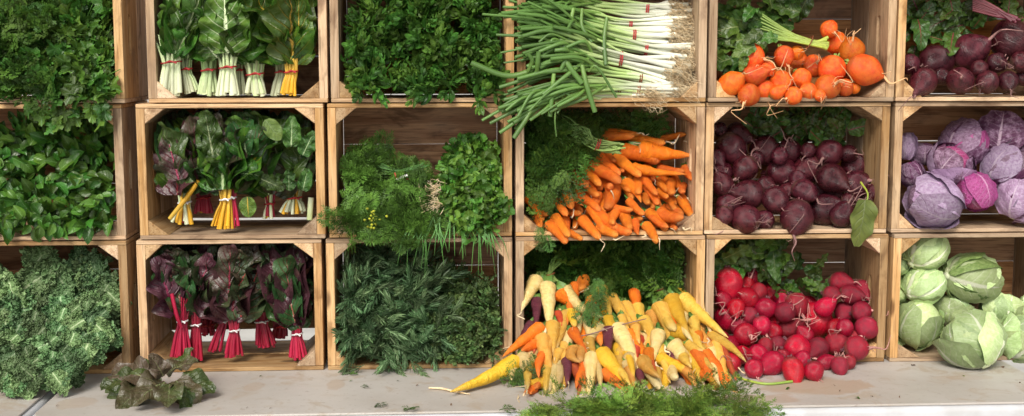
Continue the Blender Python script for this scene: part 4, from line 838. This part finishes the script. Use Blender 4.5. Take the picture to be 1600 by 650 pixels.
beets('red_beet', 'bright red beet in the bottom crate', [(120, 203, 57), (190, 215, 34), (215, 190, 34), (100, 272, 32), (195, 265, 42), (122, 340, 54), (200, 335, 38), (293, 243, 40), (265, 303, 44), (342, 320, 40), (385, 290, 46), (455, 350, 70), (495, 300, 38), (555, 200, 40, 'reddull'), (595, 250, 38, 'reddull'), (640, 228, 34, 'reddull'), (580, 315, 42, 'reddull'), (640, 318, 42, 'reddull'), (660, 380, 45, 'reddull'), (620, 460, 50), (540, 440, 44, 'reddull'), (540, 385, 40), (185, 408, 47), (290, 400, 40), (235, 480, 37), (125, 450, 37), (175, 487, 36), (130, 520, 42), (220, 540, 38), (295, 517, 47), (388, 458, 52), (372, 543, 44), (453, 547, 40), (470, 460, 42, 'reddull'), (500, 515, 32), (555, 527, 34, 'reddull'), (590, 515, 30, 'reddull'), (310, 445, 34), (250, 370, 36), (360, 385, 42, 'reddull'), (300, 360, 37), (420, 410, 34), (410, 500, 30), (575, 380, 34), (265, 450, 32), (600, 420, 34), (330, 490, 30), (150, 300, 34), (240, 240, 34), (330, 270, 34), (440, 290, 32), (520, 250, 34, 'reddull'), (160, 380, 34), (90, 420, 30)], 1090, 360, 2.5, 2, ['red', 'red', 'red', 'reddull'], 'redroot', 'beetstemr', -.06, .13, 570, 4)
# beet greens
BL = {m: [mesh('leaf', t, m) for t in BT] for m in ('beetleaf', 'beetleafr', 'paleleaf')}
def greens(name, label, poly, yf, mat, n, seed, scale, tang, stem=None, spread=.5, nor=(0, -1, .4)):
    q = random.Random(seed); pts = sample(poly, n, q, 6); cx = sum(p[0] for p in pts)/n; th = thing(name, label, 'beet greens', P(cx, max(p[1] for p in pts), yf(cx, 0)))
    for x, y in pts:
        tg = tang(x, y); part('leaf', q.choice(BL[mat]), th, frame(P(x, y, yf(x, y)+q.uniform(-.015, .02)), Vector(tg)+Vector((q.gauss(0, spread), q.gauss(0, spread*.4), q.gauss(0, spread))), Vector(nor)+Vector((q.gauss(0, .4), 0, q.gauss(0, .4))), q.uniform(*scale)))
    return th
gb = greens('beet_green_bunch', 'green leaves of the golden beets, back left of the top crate', [(1122, 10), (1200, -8), (1270, -8), (1260, 30), (1200, 70), (1165, 95), (1122, 110)], lambda x, y: .10-.0005*max(0, y-60), 'beetleaf', 46, 1, (.5, .85), lambda x, y: (-.7, -.2, .0))
for j in range(13):
    a = random.Random(j); y0 = 66+a.uniform(-7, 8); part('stem', mesh('stem', T_tube([P(1291+a.uniform(-4, 4), y0+14*(j/12)-4, .01), P(1265, 66+a.uniform(-4, 4), .012), P(1225, 45+j*1.5, .035), P(1195+a.uniform(-8, 8), 22+j*3.2, .06)], [.005, .0038, .003, .0022], 12, 6), 'beetstem'), gb)
part('tie', mesh('tie', T_tube([(P(1265, 66, .012)+np.array([.008*math.sin(t), .013*math.cos(t), .017*math.sin(t)])) for t in np.linspace(0, 6.283, 15)], .0016, 24, 5), 'tier'), gb)
for x, y, tx, tz, s in ((1190, 48, -.7, -.4, .5), (1180, 72, -.9, -.3, .55), (1165, 85, -.3, -.9, .38), (1215, 60, -.9, .1, .5)):
    part('leaf', BL['beetleaf'][0], gb, frame(P(x, y, .01), (tx, -.2, tz), (0, -1, .5), s))
gd = greens('beet_green_bunch', 'dark leaves and purple stalks behind the top right beets', [(1416, -5), (1560, -8), (1590, 30), (1500, 62), (1420, 75)], lambda x, y: .14, 'beetleafr', 36, 2, (.5, .85), lambda x, y: (-.6, -.2, -.1))
for j in range(9):
    a = random.Random(j+40); part('stem', mesh('stem', T_tube([P(1588+a.uniform(-8, 8), 32+a.uniform(-4, 4), .03), P(1560, 14+j*1.5, .05), P(1520, -8+j*3, .09)], [.0045, .003], 9, 6), 'beetstemr'), gd)
greens('beet_green_bunch', 'dark beet leaves behind the middle crate beets', [(1122, 168), (1290, 166), (1320, 190), (1338, 235), (1310, 240), (1270, 215), (1180, 205), (1125, 205)], lambda x, y: .17, 'beetleafr', 48, 3, (.4, .75), lambda x, y: (.1, -.2, .1))
greens('beet_green_bunch', 'leafy green tops above the bright red beets at left', [(1122, 400), (1180, 380), (1230, 382), (1235, 420), (1195, 440), (1125, 420)], lambda x, y: .12, 'beetleaf', 34, 4, (.4, .7), lambda x, y: (-.3, -.2, .3))
greens('beet_green_bunch', 'small dark green leaves above the bright red beets at centre', [(1200, 435), (1260, 410), (1295, 430), (1290, 458), (1205, 455)], lambda x, y: .13, 'beetleaf', 22, 5, (.35, .55), lambda x, y: (.4, -.2, .2))
LB = mesh('beet_leaf', T_leaf(.13, .072, 20, 13, 'chard', .16, .5, .28, 2.2, .035, 333), 'paleleaf')
th = thing('beet_leaf', 'limp pale green beet leaf hanging over the crate lip at right', 'leaf', P(1352, 330, -.012))
part('blade', LB, th, frame(P(1352, 312, -.012), (-.1, -.12, -1), (.15, -1, .15), (1.0, 1.0, .8)))
part('stem', mesh('stem', T_tube([P(1345, 285, .06), P(1356, 303, .01), P(1352, 322, -.012)], [.003, .002], 7, 6), 'beetstem'), th)
th = thing('loose_stalk', 'thin yellow-green stalk lying on the table by the red beets', 'stalk', PZ(1200, 598, ZT+.003)); part('stalk', mesh('stalk', T_tube([PZ(x, y, ZT+.004) for x, y in ((1150, 588), (1170, 595), (1200, 600), (1238, 596))], [.0028, .0032, .0036], 12, 6), 'beetstem'), th)

# ------------------------------------------------------------------ cabbages
SH = [T_shell(2.3, 1.0, 18, 17, .06, .05, 1), T_shell(2.0, 1.15, 18, 17, .11, .06, 2), T_shell(2.5, .95, 18, 17, .08, .05, 3), T_shell(1.8, 1.1, 18, 17, .2, .07, 4)]
CORE = T_lathe([(-.96*math.cos(math.pi*i/13), max(.02, .96*math.sin(math.pi*i/13))) for i in range(14)], 20, .05, 1.2, 5)
def cabbage(name, label, x, y, rx, ry, Y, leafm, corem, axis, seed, nl=7, cat='cabbage', group=None, loose=1.0):
    q = random.Random(seed); s = mpp(Y); th = thing(name, label, cat, P(x, y, Y), group); B = Matrix.Translation(P(x, y, Y))@Matrix.Diagonal((rx*s, (rx+ry)/2*s, ry*s, 1))@Vector(axis).normalized().to_track_quat('Z', 'Y').to_matrix().to_4x4()
    part('heart', CM[corem], th, B)
    for j in range(nl):
        part('leaf', CSM[q.choice(leafm)][q.choice((0, 1, 2) if j < nl-2 else (1, 3, 2))], th, B@rotm('Z', j*2.4+q.uniform(-.2, .2))@Matrix.Scale(.955+.016*j*loose, 4))
    st = part('stalk', CST, th, B)
    return th
CM = {m: mesh('heart', CORE, m) for m in ('cabbage', 'redcabcore', 'redcab')}
CSM = {m: [mesh('leaf', t, m) for t in SH] for m in ('cabbage', 'cabbagedark', 'redcab', 'redcabpale', 'redcabcore')}
CST = mesh('stalk', T_lathe([(-1.10, .02), (-1.09, .15), (-1.0, .18), (-.85, .2)], 10, .1, 2, 3), 'tiew' if False else 'whitestem')
k = 2.5
for i, (x, y, rx, ry, Y, ax, lab, dk) in enumerate((
    (165, 125, 98, 72, .09, (.6, .3, .5), 'green cabbage at the top of the pile, upper left', 0), (345, 238, 118, 96, .10, (.8, .2, -.1), 'large green cabbage with dark outer leaves, upper middle', 1),
    (160, 262, 86, 70, .08, (.7, .3, .4), 'middling green cabbage under the topmost one at left', 0), (140, 412, 84, 102, .065, (.1, -.4, .9), 'green cabbage with a white ribbed leaf at bottom left', 0),
    (268, 362, 84, 62, .11, (.3, .2, .9), 'green cabbage mostly hidden behind the frontmost one', 0), (347, 478, 128, 108, -.075, (-.3, .5, .8), 'frontmost and biggest green cabbage bulging past the crate', 0),
    (462, 358, 94, 58, .10, (.2, .5, .8), 'green cabbage low at right behind two others', 0), (540, 468, 92, 98, .01, (.5, -.2, .7), 'green cabbage at bottom right beside the frontmost one', 0),
    (66, 190, 34, 36, .10, (-.3, -.5, .5), 'green cabbage peeking out at the left post, upper', 0), (62, 298, 32, 34, .10, (-.3, -.5, .5), 'green cabbage peeking out at the left post, lower', 0), (600, 350, 70, 60, .1, (.2, .3, .8), 'green cabbage at the right image edge', 0))):
    cabbage('green_cabbage', lab, 1380+x/k, 340+y/k, rx/k, ry/k, Y, ['cabbage', 'cabbage', 'cabbagedark'] if dk else ['cabbage'], 'cabbage', ax, 10+i, 7, 'cabbage', 'green cabbages')
k = 2.827
for i, (x, y, rx, ry, Y, ax, lab, lm, cm) in enumerate((
    (222, 492, 122, 103, .02, (-.8, .1, .3), 'pale lilac red cabbage at the front left, biggest of its crate', ['redcabpale'], 'redcab'), (408, 455, 76, 82, .05, (.2, -.3, -.8), 'deep magenta cabbage heart beside the pale front one', ['redcabcore'], 'redcabcore'),
    (300, 330, 110, 72, .09, (.3, -.3, .6), 'loose-leaved dusty red cabbage in the pile centre', ['redcab', 'redcabpale'], 'redcabcore'), (360, 240, 98, 92, .14, (.5, .2, .3), 'dusky red cabbage with magenta cheek, upper middle', ['redcab', 'redcabcore'], 'redcabcore'),
    (518, 195, 106, 86, .15, (.3, .4, .7), 'dark red cabbage topmost at the right', ['redcab'], 'redcab'), (540, 345, 98, 78, .08, (.6, .2, .4), 'mauve red cabbage right of the pile centre', ['redcab', 'redcabpale'], 'redcab'),
    (618, 485, 96, 92, .03, (.4, .1, .6), 'red cabbage cut by the right image edge, low', ['redcabpale', 'redcab'], 'redcab'), (128, 372, 50, 58, .12, (-.3, .1, .7), 'small magenta red cabbage by the left post', ['redcabcore', 'redcab'], 'redcabcore'),
    (100, 245, 34, 60, .13, (.1, .2, .9), 'red cabbage just peeking past the left post', ['redcabpale'], 'redcab'), (185, 280, 62, 48, .16, (.1, .2, .9), 'dark shaded red cabbage at the back left', ['redcab'], 'redcab'), (480, 430, 70, 60, .12, (.1, .2, .9), 'red cabbage mostly hidden low in the pile', ['redcab'], 'redcab'), (640, 280, 70, 70, .15, (.1, .2, .9), 'red cabbage at the right image edge, high', ['redcab'], 'redcab'))):
    cabbage('red_cabbage', lab, 1380+x/k, 140+y/k, rx/k, ry/k, Y, lm, cm, ax, 40+i, 8, 'cabbage', 'red cabbages', 1.7)

# ------------------------------------------------------------------ carrots
def carrot_T(seed, blunt, bend):
    q = random.Random(seed); pr = []
    for i in range(17):
        u = i/16; r = (1-.42*u) if u < .82 else (1-.42*u)*max(.05, math.sqrt(max(0, 1-((u-.82)/.18)**2)))
        if not blunt: r = (1-u)**.72*(1-.05*u)*(1+.06*math.sin(u*23+seed))+.03
        if u < .05: r *= .55+9*u
        pr.append((u, .5*r))
    t = T_lathe(pr, 12, .13, 3.2, seed, 0); V = t['V']; u = V[:, 2].copy(); o = q.uniform(0, 9)
    V[:, 0] += bend*(np.sin(u*2.6+o)-math.sin(o))*.6; V[:, 1] += bend*.6*(np.cos(u*2.1+o)-math.cos(o)); V[:, :2] *= 1
    return t
CSTUB = [mesh('stem_stub', T_tube([(.05*j, 0, .02), (.08*j, .05, -.03), (.3*j, .1, -.10)], [.22, .16, .12], 5, 6), 'carstem') for j in (-1, 1)]
CTs = [carrot_T(i, i % 2 == 0, 1.7*((i*37 % 10)/10-.4)) for i in range(10)]
CMs = {m: [mesh('carrot', t, m) for t in CTs] for m in ('c_or', 'c_ye', 'c_br', 'c_pa', 'c_ap', 'c_pu', 'c_re')}
def rootlet_T(seed):
    q = random.Random(seed); return T_tube([(0, 0, .96), (q.uniform(-.1, .1), q.uniform(-.1, .1), 1.06), (q.uniform(-.4, .4), q.uniform(-.4, .4), 1.15), (q.uniform(-.8, .8), q.uniform(-.8, .8), 1.24)], [.06, .025, .01], 9, 5)
RLT = [mesh('rootlet', rootlet_T(i), 'root') for i in range(6)]
CN = dict(c_or='orange', c_ye='yellow', c_br='bright yellow', c_pa='cream', c_ap='apricot', c_pu='purple', c_re='red')
def carrots(rows, zx, zy, zk, yf, where, seed, full, maxd, default, group, band=26, ymax=.27, fat=1.2):
    q = random.Random(seed); it = [(zx+a/zk, zy+b/zk, zx+c/zk, zy+d/zk, w/zk, m[0] if m else default) for a, b, c, d, w, *m in rows]
    lab = layer_labels([((a+c)/2, (b+d)/2) for a, b, c, d, *_ in it], band); seen = []
    for i, (a, b, c, d, w, m) in enumerate(it):
        Yt = yf(c, d); s = mpp(Yt); ln = math.hypot(c-a, d-b)*s; wm = w*s
        dep = min(maxd, math.sqrt(max(0, (full*q.uniform(.85, 1.1))**2-ln*ln))); Yc = min(ymax, max(yf(a, b)+.01, Yt+dep*.8))
        tip = P(c, d, Yt); crown = P(a, b, Yc); ax = Vector(tip-crown); L = ax.length
        B = Matrix.Translation(crown)@ax.to_track_quat('Z', 'Y').to_matrix().to_4x4()@rotm('Z', q.uniform(0, 6.28))@Matrix.Diagonal((wm*fat, wm*fat, L*1.04, 1))
        o = part('carrot', q.choice(CMs[m][::2] if q.random() < (.85 if where[0] == 'm' else .18) else CMs[m][1::2]), None, B); tag(o, '%s carrot in the %s, %s' % (CN[m], where, lab[i]), 'carrot', group)
        for e_ in CSTUB: ch = bpy.data.objects.new('stem_stub', e_); COL.objects.link(ch); ch.parent = o
        if q.random() < (.35 if m == 'c_or' and where[0] == 'm' else .7): ch = bpy.data.objects.new('rootlet', q.choice(RLT)); COL.objects.link(ch); ch.parent = o
OC = [(410, 165, 545, 200, 42), (520, 172, 680, 192, 46), (400, 152, 560, 158, 28), (660, 182, 755, 190, 28), (490, 232, 640, 285, 64), (560, 225, 782, 260, 74), (530, 300, 752, 350, 42), (645, 300, 768, 335, 40), (465, 252, 550, 352, 48), (432, 240, 470, 285, 28), (392, 255, 482, 332, 44), (365, 298, 445, 400, 55), (315, 305, 387, 372, 42), (350, 280, 362, 300, 32), (270, 315, 335, 415, 44), (240, 318, 288, 480, 50), (195, 322, 202, 415, 46), (200, 408, 257, 517, 42), (132, 412, 190, 530, 58), (95, 432, 122, 542, 42), (180, 540, 250, 606, 46), (205, 510, 268, 592, 42), (250, 518, 290, 556, 38), (270, 488, 332, 517, 32), (320, 518, 397, 602, 44), (310, 420, 370, 510, 40), (350, 470, 432, 560, 36), (380, 490, 472, 562, 48), (395, 555, 457, 606, 42), (452, 385, 456, 462, 62), (388, 420, 398, 472, 46), (440, 360, 482, 372, 42), (340, 398, 392, 422, 36), (468, 488, 476, 562, 38), (430, 460, 542, 507, 34), (520, 440, 592, 507, 36), (500, 500, 547, 562, 46), (440, 548, 542, 582, 44), (545, 530, 587, 587, 36), (590, 545, 647, 601, 40), (600, 490, 672, 556, 44), (650, 488, 752, 556, 54), (595, 378, 652, 442, 40), (558, 355, 562, 412, 42), (505, 360, 547, 442, 46), (575, 330, 652, 416, 36), (590, 420, 612, 467, 34), (640, 355, 702, 396, 30), (700, 358, 737, 432, 44), (665, 418, 692, 462, 38), (650, 398, 712, 422, 30), (740, 430, 790, 512, 42), (690, 460, 762, 502, 36), (750, 378, 772, 432, 36), (700, 430, 717, 457, 28), (620, 450, 652, 472, 28), (690, 540, 722, 562, 28), (290, 430, 322, 492, 36), (270, 578, 322, 606, 28), (760, 300, 777, 382, 36), (610, 500, 702, 562, 32)]
q = random.Random(3)
for j in range(46):
    x = q.uniform(130, 760); y = q.uniform(330 if x > 300 else 370, 585); OC.append((x-q.uniform(10, 30), y-q.uniform(20, 45), x+q.uniform(5, 25), min(545, y+q.uniform(10, 40)), q.uniform(30, 44)))
ny = len(OC)-46
def yo(x, y): return .14*max(0, (366-y)/160)-.045*min(1, max(0, (y-346)/20))
_c = [0]
def yo2(x, y): return yo(x, y)
carrots(OC[:ny], 790, 150, 2.709, yo, 'middle-row carrot heap', 1, .13, .08, 'c_or', 'orange carrots', fat=1.24)
carrots(OC[ny:], 790, 150, 2.709, lambda x, y: yo(x, min(y, 352))+.028, 'middle-row carrot heap, set deeper', 2, .12, .08, 'c_or', 'orange carrots', fat=1.2)
cs = thing('carrot_stalk_bundle', 'tied pale green carrot stalks above the orange carrots', 'carrot stalks', P(935, 225, .07)); q = random.Random(8)
for j in range(20):
    part('stem', mesh('stem', T_tube([P(972+q.uniform(-10, 6), 228+q.uniform(-6, 12), .06), P(934+q.gauss(0, 2), 226+q.gauss(0, 4), .06+q.gauss(0, .005)), P(900+q.gauss(0, 6), 208+q.gauss(0, 8), .065), P(860+q.gauss(0, 18), 195+q.gauss(0, 18), .07)], [.0026, .0022, .0016], 11, 5), 'carstem'), cs)
for e in (-.003, .003): part('tie', mesh('tie', T_tube([(P(934, 226, .06)+np.array([e+.005*math.sin(t), .013*math.cos(t), .014*math.sin(t)])) for t in np.linspace(0, 6.283, 15)], .0017, 24, 5), 'tie'), cs)
YC = [(270, 165, 213, 285, 50, 'c_pa'), (303, 186, 298, 350, 54, 'c_pa'), (340, 218, 478, 332, 46, 'c_or'), (362, 205, 512, 292, 46, 'c_pa'), (490, 198, 532, 302, 42, 'c_ye'), (522, 230, 662, 338, 40, 'c_ye'), (635, 310, 675, 382, 44, 'c_ye'), (428, 172, 446, 202, 42, 'c_or'), (285, 335, 155, 448, 48, 'c_or'), (200, 455, 0, 562, 58, 'c_br'), (265, 240, 272, 335, 38, 'c_pu'), (250, 325, 192, 398, 34, 'c_pu'), (320, 325, 332, 432, 50, 'c_ye'), (283, 370, 327, 522, 52, 'c_ap'), (368, 285, 376, 412, 40, 'c_ye'), (382, 282, 388, 342, 32, 'c_br'), (408, 305, 422, 382, 32, 'c_pa'), (440, 318, 452, 402, 28, 'c_pa'), (340, 288, 334, 342, 32, 'c_re'), (390, 348, 432, 432, 40, 'c_or'), (395, 415, 422, 492, 46, 'c_ap'), (457, 435, 438, 592, 48, 'c_pa'), (450, 385, 442, 442, 38, 'c_ye'), (486, 335, 480, 412, 40, 'c_pa'), (488, 425, 607, 582, 60, 'c_br'), (520, 345, 522, 442, 44, 'c_pu'), (543, 335, 627, 498, 62, 'c_pa'), (578, 355, 667, 468, 50, 'c_or'), (588, 438, 612, 532, 42, 'c_pa'), (638, 455, 707, 543, 50, 'c_ap'), (628, 495, 642, 542, 34, 'c_pu'), (500, 498, 582, 572, 42, 'c_or'), (470, 465, 482, 532, 34, 'c_pa'), (513, 308, 532, 372, 42, 'c_br'),
      (693, 260, 717, 405, 54, 'c_ye'), (692, 355, 683, 462, 50, 'c_pa'), (733, 232, 803, 362, 60, 'c_br'), (768, 230, 938, 366, 54, 'c_ye'), (733, 285, 747, 335, 34, 'c_or'), (812, 308, 862, 378, 40, 'c_ye'), (742, 352, 832, 388, 52, 'c_br'), (738, 398, 845, 492, 60, 'c_pa'), (688, 445, 792, 492, 42, 'c_br'), (718, 428, 742, 455, 34, 'c_pu'), (738, 488, 762, 532, 38, 'c_pa'), (788, 488, 822, 547, 34, 'c_ap'), (818, 425, 868, 533, 44, 'c_or'), (848, 435, 992, 562, 56, 'c_or'), (895, 495, 990, 584, 44, 'c_ap'), (828, 358, 862, 442, 38, 'c_or'), (798, 395, 842, 442, 38, 'c_ye'), (370, 455, 376, 532, 38, 'c_pu'), (394, 475, 402, 552, 32, 'c_re'), (343, 485, 362, 542, 38, 'c_pa'), (320, 530, 332, 592, 46, 'c_pa'), (305, 535, 228, 545, 42, 'c_br'), (180, 475, 186, 525, 34, 'c_pa'), (262, 395, 233, 442, 38, 'c_or'), (215, 440, 203, 580, 46, 'c_pa'), (255, 555, 250, 592, 30, 'c_or'), (420, 495, 427, 542, 34, 'c_or'), (573, 465, 622, 512, 38, 'c_pa'), (240, 470, 232, 560, 40, 'c_ye'), (300, 480, 292, 560, 40, 'c_ye'), (660, 420, 665, 500, 40, 'c_or'), (780, 440, 800, 500, 40, 'c_ye'), (540, 480, 560, 560, 36, 'c_ye'), (430, 400, 425, 470, 36, 'c_ap'), (345, 420, 355, 480, 36, 'c_ye'), (610, 330, 620, 400, 36, 'c_ap'), (560, 300, 600, 380, 36, 'c_ye'), (680, 490, 700, 540, 36, 'c_ye'), (850, 500, 880, 545, 36, 'c_or'), (470, 290, 470, 350, 34, 'c_br')]
def yy(x, y):
    # slope of the spilled heap: table in front, crate mouth above
    t = np.interp(y, [430, 470, 520, 560, 600, 630], [.07, .02, -.06, -.13, -.20, -.25]); return float(min(t, max(-.3, yt(x, max(y, 585), ZT+.02)) if y > 585 else 9))
carrots(YC, 720, 360, 2.2417, yy, 'spilled bottom-row heap', 3, .16, .06, 'c_ye', 'yellow and mixed carrots', 30, fat=1.25)
q = random.Random(12); BK = []
for j in range(80):
    x = q.uniform(205, 930); y = q.uniform(280 if 330 < x < 860 else 400, 560); fx = (x-560)/380; BK.append((x-fx*30+q.gauss(0, 10), y-q.uniform(60, 95), x+fx*40+q.gauss(0, 10), min(575, y+q.uniform(25, 60)), q.uniform(42, 54), q.choice(['c_or', 'c_ap', 'c_ye', 'c_ye', 'c_ap', 'c_pa', 'c_re', 'c_br'])))
carrots(BK, 720, 360, 2.2417, lambda x, y: yy(x, y)+.03, 'spilled bottom-row heap, set deeper', 4, .15, .06, 'c_ye', 'yellow and mixed carrots', 14, fat=1.12)
for lab, pts, n in (('tied carrot stalks above the cream carrots at left', [(862, 440), (860, 428), (866, 408), (880, 390)], 12), ('tied carrot stalks above the yellow carrots at right', [(1040, 460), (1030, 452), (1015, 430), (1000, 395)], 14)):
    th = thing('carrot_stalk_bundle', lab, 'carrot stalks', P(*pts[0], .06)); q = random.Random(n)
    for j in range(n): part('stem', mesh('stem', T_tube([P(x+q.gauss(0, 3+3*(i > 1)+4*(i == 0)), y+q.gauss(0, 2), .065+.02*i) for i, (x, y) in enumerate(pts)], [.0028, .002, .0016], 10, 5), 'carstem'), th)
    part('tie', mesh('tie', T_tube([(P(*pts[1], .085)+np.array([.011*math.cos(t), .011*math.sin(t), .003*math.cos(t)])) for t in np.linspace(0, 6.283, 15)], .002, 24, 5), 'tier'), th)
# ------------------------------------------------------------------ scraps on the table
q = random.Random(21); SC = [mesh('scrap', T_leaf(.02, .008, 6, 5, 'lance', .3, .5+.4*i, .4, 2, .05, 400+i), m) for i, m in enumerate(('oregano', 'parsley', 'brown', 'brown', 'paleleaf'))]; SF = mesh('scrap', T_frond(.035, 4, .008, 91, .4, .25, .2, 3), 'dill')
for x, y, me, s, lab in ((410, 586, 4, .7, 'yellowish leaf scrap on the table below the red chard crate'), (560, 585, SF, .7, 'upper green herb scrap below the rosemary crate'), (563, 604, SF, .6, 'lower green herb scrap below the rosemary crate'), (552, 594, 0, .6, 'tiny herb leaf between the two herb scraps'), (590, 630, SF, 1.0, 'thin dark sprig lying near the table front'), (655, 636, SF, 1.3, 'largest green sprig near the table front'), (780, 641, SF, 1.2, 'green frond scrap at the table edge left of the fringe'), (655, 600, 3, .7, 'brown fleck below the rosemary, right'), (705, 630, 2, .5, 'brown fleck right of the largest sprig'), (425, 636, 3, .5, 'brown fleck near the front edge, centre left'), (388, 636, 2, .4, 'small brown fleck right of the wilted leaves'), (92, 632, 3, .5, 'dark fleck near the table corner at left'),
    (1234, 605, 1, .9, 'green leaf scrap by the end of the yellow stalk'), (1335, 620, 1, 1.0, 'curled green leaf scrap on the brown stain'), (1360, 618, 2, .6, 'brown fleck right of the curled leaf scrap'), (1425, 570, 3, 1.3, 'long dark scrap below the cabbage crate, left'), (1572, 572, 3, 1.4, 'long dark scrap below the cabbages at far right'), (1503, 586, 4, .8, 'pale green scrap in front of the biggest cabbage'), (1172, 598, 2, 1.0, 'curled brown scrap beside the yellow stalk'), (1302, 601, 3, .4, 'dark crumb on the brown stain, upper'), (1314, 609, 2, .4, 'dark crumb on the brown stain, lower'), (1406, 618, 3, .4, 'dark crumb right of the brown stain'), (1594, 597, 3, .5, 'dark crumb at the right image edge'), (620, 595, 0, .5, 'tiny green leaf below the rosemary, centre')):
    o = part('leaf_scrap', SF if me is SF else SC[me], None, frame(PZ(x, y, ZT+.004), (q.uniform(-1, 1), q.uniform(-.5, .5), 0), (q.gauss(0, .2), 0, 1), s)); tag(o, lab, 'scrap', 'scraps on the table')
o = part('loose_root', mesh('loose_root', T_tube([PZ(x, y, ZT+.004) for x, y in ((670, 606), (690, 607), (712, 612), (735, 616))], [.0022, .003, .0028, .001], 12, 6), 'root'), None); tag(o, 'thin white root lying on the table by the yellow carrot tip', 'root')
o = part('loose_root', mesh('loose_root', T_tube([P(1010, 498, -.05), P(960, 510, -.06), P(930, 520, -.07), P(893, 528, -.07)], [.0012, .0018, .0012], 12, 5), 'darkroot'), None); tag(o, 'thin mauve root lying across the yellow carrots', 'root')
